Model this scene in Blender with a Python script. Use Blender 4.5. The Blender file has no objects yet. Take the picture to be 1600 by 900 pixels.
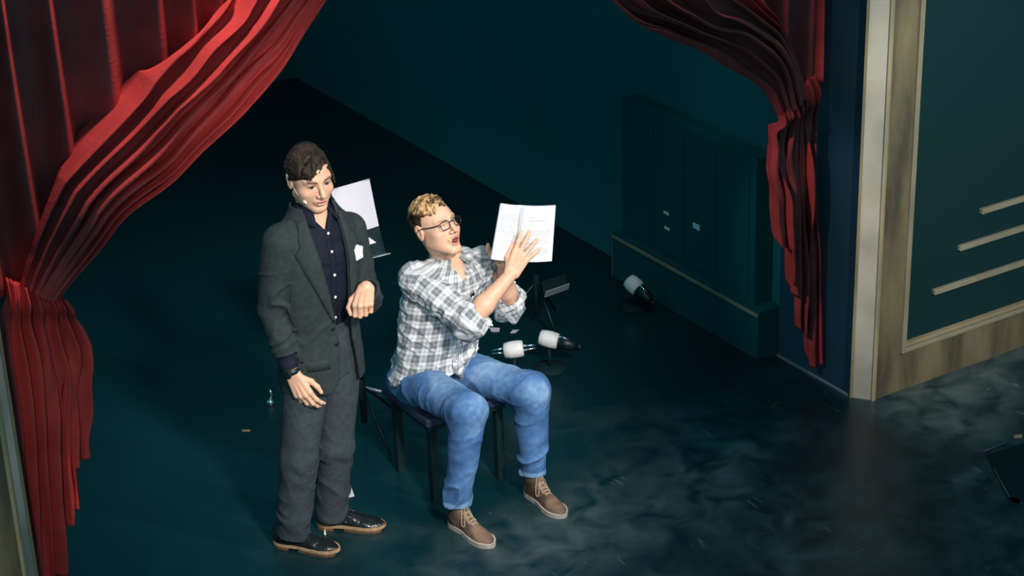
import bpy, bmesh, math
import numpy as np
from mathutils import Vector, Matrix
from mathutils.bvhtree import BVHTree

# ------------------------------------------------------------------ camera
SC = bpy.context.scene
COL = SC.collection
def unit(v):
    v = np.asarray(v, float); return v / np.linalg.norm(v)
PITCH, ROLL, YAW = math.radians(24.5), math.radians(2.0), math.radians(31.3)
RGT = np.array([math.cos(YAW), -math.sin(YAW), 0.0])          # level direction across the view
TOW = -np.array([math.sin(YAW), math.cos(YAW), 0.0])          # level direction towards the balcony
UPZ = np.array([0.0, 0.0, 1.0])
fwd = -TOW * math.cos(PITCH) - UPZ * math.sin(PITCH)
up0 = np.cross(RGT, fwd)
cr = math.cos(ROLL) * RGT - math.sin(ROLL) * up0
cu = math.sin(ROLL) * RGT + math.cos(ROLL) * up0
cam = bpy.data.cameras.new('camera'); cam_o = bpy.data.objects.new('camera', cam); COL.objects.link(cam_o)
cam.sensor_width = 36.0; cam.lens = 36.0 * 3080 / 1600; cam.clip_end = 60
M = Matrix(((cr[0], cu[0], -fwd[0], -3.5784), (cr[1], cu[1], -fwd[1], -6.4923), (cr[2], cu[2], -fwd[2], 4.5), (0, 0, 0, 1)))
cam_o.matrix_world = M
SC.camera = cam_o

# ------------------------------------------------------------------ world, lamps, exposure
w = bpy.data.worlds.new('house_dark'); SC.world = w; w.use_nodes = True
w.node_tree.nodes['Background'].inputs[0].default_value = (0.02, 0.22, 0.285, 1)
w.node_tree.nodes['Background'].inputs[1].default_value = 1.0
SC.view_settings.view_transform = 'Standard'
try: SC.view_settings.look = 'None'
except Exception: pass
SC.view_settings.exposure = 0.0; SC.view_settings.gamma = 1.0
SC.view_settings.use_curve_mapping = False

def spot(name, loc, target, watts, deg, blend, col, r=0.08):
    l = bpy.data.lights.new(name, 'SPOT'); l.energy = watts; l.color = col
    l.spot_size = math.radians(deg); l.spot_blend = blend; l.shadow_soft_size = r
    o = bpy.data.objects.new(name, l); COL.objects.link(o); o.location = loc
    o.rotation_euler = (Vector(target) - Vector(loc)).to_track_quat('-Z', 'Y').to_euler()
    return o
spot('key_spot', (-0.9, -6.0, 5.6), (-0.03, 0.2, 0.85), 2500, 19, 0.5, (1.0, 0.93, 0.85), 0.35)
spot('added_fill', (-3.3, -6.0, 4.9), (-0.02, 0.2, 0.9), 650, 17, 0.6, (1.0, 0.93, 0.86), 0.4)  # added fill that greys the teal shadows, no known lamp stands here
spot('cross_spot', (2.6, -4.6, 5.2), (0.1, 0.1, 0.8), 700, 21, 0.6, (1.0, 0.95, 0.90), 0.2)
spot('drape_spot_left', (-0.70, 0.075, 4.2), (-0.95, 0.02, 1.9), 190, 64, 0.6, (1.0, 0.78, 0.72), 0.06)
spot('drape_spot_right', (1.10, 0.075, 4.2), (1.5, 0.02, 1.7), 60, 55, 0.6, (1.0, 0.78, 0.72), 0.06)
spot('drape_side_right', (-0.9, -0.75, 3.1), (2.0, 0.06, 0.80), 135, 20, 0.7, (1.0, 0.80, 0.74), 0.05)
spot('wall_spot_right', (1.5, -4.2, 3.4), (2.70, -0.19, 1.05), 1050, 32, 0.7, (1.0, 0.90, 0.77), 0.012)
spot('wall_spot_left', (-4.6, -2.6, 3.0), (-2.55, -0.19, 0.95), 420, 17, 0.5, (1.0, 0.90, 0.74), 0.15)
spot('wall_spot_left_soft', (-3.0, -3.4, 3.4), (-1.95, -0.19, 0.9), 110, 26, 0.8, (1.0, 0.92, 0.78), 0.1)

# ------------------------------------------------------------------ helpers: objects and labels
def link(o, parent=None):
    COL.objects.link(o)
    if parent is not None:
        o.parent = parent
        o.matrix_parent_inverse = parent.matrix_world.inverted() if parent.type != 'EMPTY' else Matrix.Translation(-Vector(parent.location))
    return o
def tag(o, label=None, cat=None, group=None, kind=None):
    for k, v in (('label', label), ('category', cat), ('group', group), ('kind', kind)):
        if v: o[k] = v
    return o
def thing(name, loc, label, cat, group=None):
    o = bpy.data.objects.new(name, None); COL.objects.link(o); o.location = loc
    o.empty_display_size = 0.1
    return tag(o, label, cat, group)
def mesh_obj(name, V, Fc, mat, parent=None, smooth=True, attrs=None, label=None):
    me = bpy.data.meshes.new(name)
    V = np.asarray(V, np.float32)
    if isinstance(Fc, np.ndarray) and Fc.ndim == 2:
        n, k = Fc.shape
        me.vertices.add(len(V)); me.vertices.foreach_set('co', V.ravel())
        me.loops.add(n * k); me.loops.foreach_set('vertex_index', Fc.astype(np.int32).ravel())
        me.polygons.add(n); me.polygons.foreach_set('loop_start', np.arange(0, n * k, k, dtype=np.int32))
        me.update(calc_edges=True); me.validate()
    else:
        me.from_pydata([tuple(map(float, v)) for v in V], [], [tuple(int(i) for i in f) for f in Fc]); me.update()
    if smooth: me.polygons.foreach_set('use_smooth', np.ones(len(me.polygons), bool))
    for k, a in (attrs or {}).items():
        a = np.asarray(a, np.float32)
        if a.ndim == 1:
            at = me.attributes.new(k, 'FLOAT', 'POINT'); at.data.foreach_set('value', a)
        elif a.shape[1] == 4:
            at = me.attributes.new(k, 'FLOAT_COLOR', 'POINT'); at.data.foreach_set('color', a.ravel())
        else:
            at = me.attributes.new(k, 'FLOAT_VECTOR', 'POINT'); at.data.foreach_set('vector', a.ravel())
    if mat: me.materials.append(mat)
    o = bpy.data.objects.new(name, me)
    link(o, parent)
    if label: o['label'] = label
    return o
def bm_obj(name, bm, mat, parent=None, smooth=False):
    me = bpy.data.meshes.new(name); bm.normal_update(); bm.to_mesh(me); bm.free()
    if smooth:
        for p in me.polygons: p.use_smooth = True
    if mat: me.materials.append(mat)
    return link(bpy.data.objects.new(name, me), parent)
def box(name, lo, hi, mat, parent=None, bevel=0.0, rot=None, pivot=(0, 0, 0)):
    bm = bmesh.new(); bmesh.ops.create_cube(bm, size=1)
    c = [(a + b) / 2 for a, b in zip(lo, hi)]; s = [b - a for a, b in zip(lo, hi)]
    for v in bm.verts: v.co = Vector((v.co.x * s[0] + c[0], v.co.y * s[1] + c[1], v.co.z * s[2] + c[2]))
    if bevel > 0: bmesh.ops.bevel(bm, geom=list(bm.edges), offset=bevel, segments=2, affect='EDGES', profile=0.6)
    if rot is not None:
        for v in bm.verts: v.co = rot @ v.co + Vector(pivot)
    return bm_obj(name, bm, mat, parent)
def tube_arrays(pts, rad, n=10, closed=False):
    pts = np.asarray(pts, float); m = len(pts)
    rad = np.broadcast_to(np.asarray(rad, float), (m,))
    tang = np.gradient(pts, axis=0); tang /= np.linalg.norm(tang, axis=1)[:, None] + 1e-9
    ref = np.array([0, 0, 1.0]) if abs(tang[0][2]) < 0.9 else np.array([1.0, 0, 0])
    V = []
    u = unit(np.cross(tang[0], ref))
    for i in range(m):
        u = unit(u - tang[i] * (u @ tang[i])); v = np.cross(tang[i], u)
        for k in range(n):
            a = 2 * math.pi * k / n
            V.append(pts[i] + rad[i] * (math.cos(a) * u + math.sin(a) * v))
    Fc = []
    for i in range(m - 1):
        for k in range(n):
            Fc.append((i * n + k, i * n + (k + 1) % n, (i + 1) * n + (k + 1) % n, (i + 1) * n + k))
    Fc.append(tuple(range(n))[::-1]); Fc.append(tuple((m - 1) * n + k for k in range(n)))
    return V, Fc
def tube(name, pts, rad, mat, parent=None, n=10):
    V, Fc = tube_arrays(pts, rad, n); return mesh_obj(name, V, Fc, mat, parent)
def tubes(name, lst, mat, parent=None, n=8):
    V, Fc = [], []
    for pts, rad in lst:
        v, f = tube_arrays(pts, rad, n); o = len(V); V += v; Fc += [tuple(i + o for i in q) for q in f]
    return mesh_obj(name, V, Fc, mat, parent)
def spline(P, n):
    """Catmull-Rom through the points"""
    P = np.asarray(P, float); Q = np.vstack([2 * P[0] - P[1], P, 2 * P[-1] - P[-2]]); out = []
    for t in np.linspace(0, len(P) - 1, n):
        i = min(int(t), len(P) - 2); s = t - i; a, b, c, d = Q[i:i + 4]
        out.append(0.5 * (2 * b + (c - a) * s + (2 * a - 5 * b + 4 * c - d) * s * s + (3 * b - a - 3 * c + d) * s ** 3))
    return np.array(out)
def lathe(name, prof, mat, parent=None, origin=(0, 0, 0), axis=(0, 0, 1), n=28):
    ax = unit(axis); ref = np.array([1.0, 0, 0]) if abs(ax[0]) < 0.9 else np.array([0, 1.0, 0])
    u = unit(np.cross(ax, ref)); v = np.cross(ax, u); V, Fc = [], []
    for r, z in prof:
        for k in range(n):
            a = 2 * math.pi * k / n; V.append(np.asarray(origin) + ax * z + r * (math.cos(a) * u + math.sin(a) * v))
    for i in range(len(prof) - 1):
        for k in range(n): Fc.append((i * n + k, i * n + (k + 1) % n, (i + 1) * n + (k + 1) % n, (i + 1) * n + k))
    Fc.append(tuple(range(n))[::-1]); Fc.append(tuple((len(prof) - 1) * n + k for k in range(n)))
    o = mesh_obj(name, V, Fc, mat, parent)
    o.data.polygons[len(o.data.polygons) - 1].use_smooth = False; o.data.polygons[len(o.data.polygons) - 2].use_smooth = False
    return o

# ------------------------------------------------------------------ helpers: noise and implicit surfaces
_RT = np.random.RandomState(7).rand(48, 48, 48).astype(np.float32)
def noise(P, freq, seed=0.0):
    P = np.asarray(P, float) * freq + np.array([13.7, 5.1, 9.3]) * (seed + 1)
    i = np.floor(P).astype(int); f = P - i; f = f * f * (3 - 2 * f); r = 0
    for dx in (0, 1):
        for dy in (0, 1):
            for dz in (0, 1):
                wgt = (f[:, 0] if dx else 1 - f[:, 0]) * (f[:, 1] if dy else 1 - f[:, 1]) * (f[:, 2] if dz else 1 - f[:, 2])
                r = r + wgt * _RT[(i[:, 0] + dx) % 48, (i[:, 1] + dy) % 48, (i[:, 2] + dz) % 48]
    return r * 2 - 1
def fbm(P, freq, seed=0.0, oct=3):
    r = 0; a = 1.0
    for k in range(oct): r = r + a * noise(P, freq * 2 ** k, seed + k); a *= 0.5
    return r
def sstep(a, b, x):
    t = np.clip((x - a) / (b - a), 0, 1); return t * t * (3 - 2 * t)
def smin(a, b, k):
    if k <= 0: return np.minimum(a, b)
    h = np.clip(0.5 + 0.5 * (b - a) / k, 0, 1); return b + (a - b) * h - k * h * (1 - h)
def smax(a, b, k): return -smin(-a, -b, k)
class Prim:
    def __init__(s, f, lo, hi): s.f, s.lo, s.hi = f, np.asarray(lo, float), np.asarray(hi, float)
def cap(a, b, ra, rb=None, flat0=False, flat1=False, sq=None):
    """tapered limb from a to b; sq = (direction, factor) flattens it along that direction"""
    a = np.asarray(a, float); b = np.asarray(b, float); rb = ra if rb is None else rb
    ab = b - a; L = np.linalg.norm(ab); ax = ab / L; m = max(ra, rb)
    def f(X, Y, Z):
        dx, dy, dz = X - a[0], Y - a[1], Z - a[2]
        t = (dx * ax[0] + dy * ax[1] + dz * ax[2]); tc = np.clip(t, 0, L)
        ex, ey, ez = dx - ax[0] * tc, dy - ax[1] * tc, dz - ax[2] * tc
        d2 = ex * ex + ey * ey + ez * ez
        if sq is not None:
            q = unit(np.asarray(sq[0]) - ax * (np.asarray(sq[0]) @ ax)); e = ex * q[0] + ey * q[1] + ez * q[2]
            d2 = d2 + e * e * (1 / sq[1] ** 2 - 1)
        d = np.sqrt(d2) - (ra + (rb - ra) * tc / L)
        if flat0: d = np.maximum(d, -t)
        if flat1: d = np.maximum(d, t - L)
        return d
    return Prim(f, np.minimum(a, b) - m, np.maximum(a, b) + m)
def ell(c, r, fr=None):
    """ellipsoid; fr = 3x3 rows of local axes"""
    c = np.asarray(c, float); r = np.asarray(r, float); fr = np.eye(3) if fr is None else np.asarray(fr); m = r.max()
    def f(X, Y, Z):
        d = (X - c[0], Y - c[1], Z - c[2]); k0 = 0; k1 = 0
        for i in range(3):
            l = d[0] * fr[i][0] + d[1] * fr[i][1] + d[2] * fr[i][2]
            k0 = k0 + (l / r[i]) ** 2; k1 = k1 + (l / r[i] ** 2) ** 2
        k0 = np.sqrt(k0); return k0 * (k0 - 1) / (np.sqrt(k1) + 1e-6)
    return Prim(f, c - m, c + m)
def loft(st, cut=True):
    """upright trunk: stations (z, cx, cy, half width, half depth, forward angle)"""
    S = np.array(st, float); S = S[np.argsort(S[:, 0])]; z0, z1 = S[0, 0], S[-1, 0]
    m = S[:, 3:5].max()
    zz = np.linspace(z0, z1, 120)
    tab = np.stack([np.interp(zz, S[:, 0], S[:, i]) for i in range(1, 6)], 1)
    k = np.array([1, 2, 3, 4, 5, 4, 3, 2, 1.0]); k /= k.sum()
    for i in range(5): tab[:, i] = np.convolve(np.pad(tab[:, i], 4, 'edge'), k, 'valid')
    def f(X, Y, Z):
        q = np.clip(Z, z0, z1)
        cx, cy, a, b, an = [np.interp(q.ravel(), zz, tab[:, i]).reshape(q.shape) for i in range(5)]
        dx, dy = X - cx, Y - cy; c, s = np.cos(an), np.sin(an)
        ly = dx * c + dy * s; lx = dx * s - dy * c
        k0 = np.sqrt((lx / a) ** 2 + (ly / b) ** 2); k1 = np.sqrt((lx / a ** 2) ** 2 + (ly / b ** 2) ** 2) + 1e-6
        d = k0 * (k0 - 1) / k1
        return np.maximum(d, np.maximum(z0 - Z, Z - z1))
    f.at = lambda z: [np.interp(z, zz, tab[:, i]) for i in range(5)]
    p = Prim(f, (S[:, 1].min() - m, S[:, 2].min() - m, z0), (S[:, 1].max() + m, S[:, 2].max() + m, z1)); p.at = f.at
    return p
class Field:
    def __init__(s, lo, hi, h, zs=None):
        s.h = h; s.ax = [np.arange(lo[i], hi[i] + h, h) for i in range(3)]
        if zs is not None: s.ax[2] = np.asarray(zs)
        s.F = np.full([len(a) for a in s.ax], 0.2, np.float32)
    def sl(s, p, m):
        r = []
        for i in range(3):
            a = np.searchsorted(s.ax[i], p.lo[i] - m); b = np.searchsorted(s.ax[i], p.hi[i] + m) + 1
            r.append(slice(max(a - 1, 0), min(b, len(s.ax[i]))))
        g = (s.ax[0][r[0]][:, None, None], s.ax[1][r[1]][None, :, None], s.ax[2][r[2]][None, None, :])
        return tuple(r), g
    def add(s, p, k=0.0):
        r, g = s.sl(p, max(k, 3 * s.h)); s.F[r] = smin(s.F[r], p.f(*g), k); return s
    def cut(s, p, k=0.0):
        r, g = s.sl(p, max(k, 3 * s.h)); s.F[r] = smax(s.F[r], -p.f(*g), k); return s
    def mesh(s):
        F = s.F; ins = F < 0; n = F.shape
        cnt = np.zeros([d - 1 for d in n], np.uint8)
        C8 = [(i, j, k) for i in (0, 1) for j in (0, 1) for k in (0, 1)]
        for i, j, k in C8: cnt += ins[i:n[0] - 1 + i, j:n[1] - 1 + j, k:n[2] - 1 + k]
        act = np.argwhere((cnt > 0) & (cnt < 8)); idx = np.full(cnt.shape, -1, np.int32)
        idx[act[:, 0], act[:, 1], act[:, 2]] = np.arange(len(act))
        val = {c: F[act[:, 0] + c[0], act[:, 1] + c[1], act[:, 2] + c[2]] for c in C8}
        acc = np.zeros((len(act), 3)); num = np.zeros(len(act))
        for c in C8:
            for d in range(3):
                if c[d]: continue
                e = list(c); e[d] = 1; e = tuple(e); a, b = val[c], val[e]; m = (a < 0) != (b < 0)
                t = np.where(m, a / np.where(m, a - b, 1), 0); p = np.tile(np.array(c, float), (len(act), 1)); p[:, d] = t
                acc += p * m[:, None]; num += m
        loc = acc / num[:, None]; V = np.zeros((len(act), 3))
        for d in range(3):
            g = s.ax[d]; V[:, d] = g[act[:, d]] + loc[:, d] * (g[act[:, d] + 1] - g[act[:, d]])
        Q = []
        for d in range(3):
            e1, e2 = (d + 1) % 3, (d + 2) % 3
            sa = [slice(None)] * 3; sb = [slice(None)] * 3; sa[d] = slice(0, -1); sb[d] = slice(1, None)
            A = ins[tuple(sa)]; B = ins[tuple(sb)]; W = np.argwhere(A != B)
            W = W[(W[:, e1] > 0) & (W[:, e2] > 0) & (W[:, e1] < n[e1] - 1) & (W[:, e2] < n[e2] - 1)]
            fl = A[W[:, 0], W[:, 1], W[:, 2]]
            def ix(o1, o2):
                q = W.copy(); q[:, e1] -= o1; q[:, e2] -= o2; return idx[q[:, 0], q[:, 1], q[:, 2]]
            q = np.stack([ix(1, 1), ix(0, 1), ix(0, 0), ix(1, 0)], 1); q[~fl] = q[~fl][:, ::-1]; Q.append(q)
        return V, np.concatenate(Q)
def vnormals(V, Q):
    n = np.cross(V[Q[:, 2]] - V[Q[:, 0]], V[Q[:, 3]] - V[Q[:, 1]]); N = np.zeros_like(V)
    for k in range(4): np.add.at(N, Q[:, k], n)
    return N / (np.linalg.norm(N, axis=1)[:, None] + 1e-12)
def relax(V, Q, it=1, lam=0.5):
    for _ in range(it):
        S = np.zeros_like(V); c = np.zeros(len(V))
        for k in range(4):
            a, b = Q[:, k], Q[:, (k + 1) % 4]; np.add.at(S, a, V[b]); np.add.at(c, a, 1)
        V = V + lam * (S / c[:, None] - V)
    return V
def bvh_of(V, Q): return BVHTree.FromPolygons([Vector(v) for v in V], [tuple(int(i) for i in q) for q in Q])
def seg_t(P, a, b):
    a = np.asarray(a, float); b = np.asarray(b, float); ab = b - a; L = np.linalg.norm(ab)
    t = ((P - a) @ ab) / L ** 2; c = np.clip(t, 0, 1); return t, np.linalg.norm(P - a - c[:, None] * ab, axis=1), L
def ridge(x): return 1 - np.abs(np.sin(x))
def patch(name, rows, bvh, direction, off, thick, mat, parent, smooth=True, back=0.4, bulge=0.0):
    """a flat piece laid over a surface: rows of points are cast along direction on to it"""
    d = Vector(direction).normalized(); R_, C_ = len(rows), len(rows[0]); V = []
    last = None
    for row in rows:
        for j, p in enumerate(row):
            h = bvh.ray_cast(Vector(p) - d * back, d)
            q = h[0] if h[0] is not None else (last if last is not None else Vector(p))
            last = q
            s = j / max(C_ - 1, 1)
            V.append(np.array(q - d * (off + bulge * 4 * s * (1 - s))))
    V = np.array(V); n = len(V); B = V + np.array(d) * thick; A = np.vstack([V, B]); Fc = []
    for i in range(R_ - 1):
        for j in range(C_ - 1):
            q = (i * C_ + j, i * C_ + j + 1, (i + 1) * C_ + j + 1, (i + 1) * C_ + j)
            Fc.append(q); Fc.append(tuple(k + n for k in q)[::-1])
    rim = [(0, j) for j in range(C_)] + [(i, C_ - 1) for i in range(1, R_)] + [(R_ - 1, j) for j in range(C_ - 2, -1, -1)] + [(i, 0) for i in range(R_ - 2, 0, -1)]
    rim = [i * C_ + j for i, j in rim]
    for a, b in zip(rim, rim[1:] + rim[:1]): Fc.append((b, a, a + n, b + n))
    o = mesh_obj(name, A, Fc, mat, parent, smooth)
    bm = bmesh.new(); bm.from_mesh(o.data); bmesh.ops.recalc_face_normals(bm, faces=bm.faces); bm.to_mesh(o.data); bm.free()
    return o

# ------------------------------------------------------------------ materials
def mat(name, col=(0.5, 0.5, 0.5), rough=0.6, metal=0.0, spec=0.5, sheen=0.0, bump=None, vary=None, coat=0.0):
    """bump = (scale, strength, stretch xyz); vary = (scale, amount)"""
    m = bpy.data.materials.new(name); m.use_nodes = True; nt = m.node_tree; b = nt.nodes['Principled BSDF']
    b.inputs['Base Color'].default_value = (*col, 1); b.inputs['Roughness'].default_value = rough
    b.inputs['Metallic'].default_value = metal; b.inputs['Specular IOR Level'].default_value = spec
    b.inputs['Sheen Weight'].default_value = sheen; b.inputs['Coat Weight'].default_value = coat
    tc = nt.nodes.new('ShaderNodeTexCoord')
    if vary:
        n = nt.nodes.new('ShaderNodeTexNoise'); n.inputs['Scale'].default_value = vary[0]; n.inputs['Detail'].default_value = 5
        nt.links.new(tc.outputs['Object'], n.inputs['Vector'])
        mx = nt.nodes.new('ShaderNodeMix'); mx.data_type = 'RGBA'
        mx.inputs[6].default_value = (*[c * (1 - vary[1]) for c in col], 1); mx.inputs[7].default_value = (*[min(1, c * (1 + vary[1])) for c in col], 1)
        cr_ = nt.nodes.new('ShaderNodeMapRange'); cr_.inputs[1].default_value = 0.32; cr_.inputs[2].default_value = 0.68
        nt.links.new(n.outputs['Fac'], cr_.inputs[0]); nt.links.new(cr_.outputs[0], mx.inputs[0]); nt.links.new(mx.outputs[2], b.inputs['Base Color'])
    if bump:
        mp = nt.nodes.new('ShaderNodeMapping'); mp.inputs['Scale'].default_value = bump[2] if len(bump) > 2 else (1, 1, 1)
        nt.links.new(tc.outputs['Object'], mp.inputs['Vector'])
        n = nt.nodes.new('ShaderNodeTexNoise'); n.inputs['Scale'].default_value = bump[0]; n.inputs['Detail'].default_value = 4
        nt.links.new(mp.outputs[0], n.inputs['Vector'])
        bp = nt.nodes.new('ShaderNodeBump'); bp.inputs['Strength'].default_value = bump[1]; bp.inputs['Distance'].default_value = 0.01
        nt.links.new(n.outputs['Fac'], bp.inputs['Height']); nt.links.new(bp.outputs[0], b.inputs['Normal'])
    return m
def attr_mat(name, attr, rough=0.5, sss=0.0, spec=0.4, bump=None, sheen=0.0):
    m = mat(name, rough=rough, spec=spec, bump=bump, sheen=sheen); nt = m.node_tree; b = nt.nodes['Principled BSDF']
    a = nt.nodes.new('ShaderNodeAttribute'); a.attribute_name = attr
    nt.links.new(a.outputs['Color'], b.inputs['Base Color'])
    if sss: b.inputs['Subsurface Weight'].default_value = sss; b.inputs['Subsurface Radius'].default_value = (0.012, 0.005, 0.003); b.inputs['Subsurface Scale'].default_value = 1.0
    return m
MT = {}
MT['black_matt'] = mat('black_matt', (0.001, 0.016, 0.020), 0.8, spec=0.25)
MT['wing_black'] = mat('wing_black', (0.001, 0.075, 0.085), 0.9, spec=0.1)
MT['black_gloss'] = mat('black_gloss', (0.002, 0.012, 0.015), 0.4, spec=0.4)
MT['chrome'] = mat('chrome', (0.8, 0.8, 0.82), 0.18, metal=1.0)
MT['white_plastic'] = mat('white_plastic', (0.75, 0.74, 0.74), 0.5, vary=(18, 0.08))
MT['paper'] = mat('paper', (0.80, 0.79, 0.82), 0.7, vary=(9, 0.03))
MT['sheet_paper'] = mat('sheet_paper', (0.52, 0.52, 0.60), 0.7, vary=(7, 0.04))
MT['navy'] = mat('navy', (0.02, 0.03, 0.075), 0.6, vary=(6, 0.25))
MT['navy_wall'] = mat('navy_wall', (0.002, 0.035, 0.062), 0.7, vary=(1.5, 0.2))
MT['velvet'] = mat('velvet', (0.58, 0.055, 0.052), 0.8, spec=0.15, vary=(6, 0.18), bump=(60, 0.2))
MT['suit_trouser'] = mat('suit_trouser', (0.041, 0.053, 0.062), 0.85, spec=0.25, vary=(45, 0.18), bump=(420, 0.25))
MT['suit'] = mat('suit', (0.026, 0.035, 0.038), 0.85, spec=0.25, vary=(45, 0.18), bump=(420, 0.25))
MT['navy_shirt'] = mat('navy_shirt', (0.005, 0.008, 0.020), 0.8, spec=0.25, bump=(120, 0.2))
MT['lining'] = mat('lining', (0.05, 0.055, 0.06), 0.5)
MT['leather_black'] = mat('leather_black', (0.012, 0.013, 0.014), 0.22, spec=0.6, bump=(90, 0.15))
MT['sole_tan'] = mat('sole_tan', (0.42, 0.26, 0.15), 0.6, vary=(30, 0.25))
MT['sole_dark'] = mat('sole_dark', (0.20, 0.085, 0.04), 0.5, vary=(30, 0.25))
MT['rubber'] = mat('rubber', (0.42, 0.36, 0.31), 0.75, vary=(25, 0.2))
MT['lace_brown'] = mat('lace_brown', (0.36, 0.25, 0.18), 0.8)
MT['sock'] = mat('sock', (0.7, 0.7, 0.75), 0.9, bump=(150, 0.3))
MT['frame_dark'] = mat('frame_dark', (0.02, 0.014, 0.012), 0.3)
MT['flesh_plastic'] = mat('flesh_plastic', (0.75, 0.55, 0.45), 0.5)
MT['pen'] = mat('pen', (0.35, 0.40, 0.45), 0.35, metal=0.4)
MT['pink_paper'] = mat('pink_paper', (0.72, 0.60, 0.68), 0.7, vary=(30, 0.08))

# ------------------------------------------------------------------ the setting: stage floor, back wall, proscenium
def floor_mat():
    m = mat('stage_floor_paint', (0.05, 0.05, 0.055), 0.45, spec=0.5); nt = m.node_tree; b = nt.nodes['Principled BSDF']
    tc = nt.nodes.new('ShaderNodeTexCoord')
    def nz(scale, detail, dist=0.0, sx=(1, 1, 1)):
        mp = nt.nodes.new('ShaderNodeMapping'); mp.inputs['Scale'].default_value = sx; nt.links.new(tc.outputs['Object'], mp.inputs['Vector'])
        n = nt.nodes.new('ShaderNodeTexNoise'); n.inputs['Scale'].default_value = scale; n.inputs['Detail'].default_value = detail
        n.inputs['Distortion'].default_value = dist; nt.links.new(mp.outputs[0], n.inputs['Vector']); return n
    def ramp(src, a, b_, lo=0.0, hi=1.0):
        r = nt.nodes.new('ShaderNodeMapRange'); r.inputs[1].default_value = a; r.inputs[2].default_value = b_
        r.inputs[3].default_value = lo; r.inputs[4].default_value = hi; nt.links.new(src, r.inputs[0]); return r.outputs[0]
    def mul(x, y, op='MULTIPLY'):
        n = nt.nodes.new('ShaderNodeMath'); n.operation = op; nt.links.new(x, n.inputs[0]); nt.links.new(y, n.inputs[1]); return n.outputs[0]
    dust_pool = mul(ramp(nz(1.15, 3).outputs['Fac'], 0.40, 0.72), ramp(nz(6, 6, 0.6).outputs['Fac'], 0.35, 0.7))
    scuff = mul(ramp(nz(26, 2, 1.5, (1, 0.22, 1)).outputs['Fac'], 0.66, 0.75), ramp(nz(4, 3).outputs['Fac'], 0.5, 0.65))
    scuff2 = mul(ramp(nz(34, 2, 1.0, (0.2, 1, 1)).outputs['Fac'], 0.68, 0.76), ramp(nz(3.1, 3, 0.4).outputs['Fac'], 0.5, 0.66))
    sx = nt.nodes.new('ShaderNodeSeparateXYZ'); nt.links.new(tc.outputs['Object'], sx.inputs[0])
    # dust and scuffs kept downstage; the dust also paints in the spotlight pools
    pool_area = mul(ramp(sx.outputs[0], -1.0, 0.5), ramp(sx.outputs[1], 0.75, -0.25))
    dust_pool = mul(dust_pool, pool_area)
    tot = mul(dust_pool, mul(mul(scuff, scuff2, 'MAXIMUM'), pool_area), 'ADD')
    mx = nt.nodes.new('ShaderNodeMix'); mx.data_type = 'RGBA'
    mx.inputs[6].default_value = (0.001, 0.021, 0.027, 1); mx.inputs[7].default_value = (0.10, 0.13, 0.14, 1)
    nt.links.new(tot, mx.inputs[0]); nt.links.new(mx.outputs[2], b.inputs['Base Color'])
    nt.links.new(ramp(tot, 0, 1, 0.36, 0.6), b.inputs['Roughness'])
    bp = nt.nodes.new('ShaderNodeBump'); bp.inputs['Strength'].default_value = 0.08; bp.inputs['Distance'].default_value = 0.004
    nt.links.new(nz(40, 5).outputs['Fac'], bp.inputs['Height']); nt.links.new(bp.outputs[0], b.inputs['Normal'])
    return m
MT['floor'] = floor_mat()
MT['back_wall'] = mat('back_wall', (0.001, 0.12, 0.13), 0.8, spec=0.3, vary=(0.8, 0.1))
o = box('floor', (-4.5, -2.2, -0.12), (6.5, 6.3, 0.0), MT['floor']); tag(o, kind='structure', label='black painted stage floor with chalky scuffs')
o = box('wall_back', (-4.5, 6.0, 0.0), (6.5, 6.2, 3.4), MT['back_wall']); tag(o, kind='structure', label='unlit black wall at the rear of the stage')

def bronze():
    m = mat('bronze_paint', (0.3, 0.24, 0.14), 0.42, metal=0.35); nt = m.node_tree; b = nt.nodes['Principled BSDF']
    tc = nt.nodes.new('ShaderNodeTexCoord'); mp = nt.nodes.new('ShaderNodeMapping'); mp.inputs['Scale'].default_value = (4, 4, 0.9)
    nt.links.new(tc.outputs['Object'], mp.inputs[0])
    n = nt.nodes.new('ShaderNodeTexNoise'); n.inputs['Scale'].default_value = 1.6; n.inputs['Detail'].default_value = 6; nt.links.new(mp.outputs[0], n.inputs['Vector'])
    r = nt.nodes.new('ShaderNodeValToRGB'); r.color_ramp.elements[0].position = 0.36; r.color_ramp.elements[0].color = (0.085, 0.072, 0.052, 1)
    r.color_ramp.elements[1].position = 0.68; r.color_ramp.elements[1].color = (0.26, 0.21, 0.12, 1)
    nt.links.new(n.outputs['Fac'], r.inputs[0]); nt.links.new(r.outputs[0], b.inputs['Base Color'])
    return m
MT['bronze'] = bronze()
MT['pale_gold'] = mat('pale_gold', (0.46, 0.43, 0.37), 0.45, metal=0.15, vary=(2.2, 0.3))
MT['gold_edge'] = mat('gold_edge', (0.32, 0.26, 0.165), 0.45, metal=0.3, vary=(3, 0.2))
MT['moulding'] = mat('moulding', (0.25, 0.225, 0.17), 0.45, metal=0.2, vary=(3, 0.2))
MT['dark_panel'] = mat('dark_panel', (0.001, 0.020, 0.026), 0.8, spec=0.2)

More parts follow.
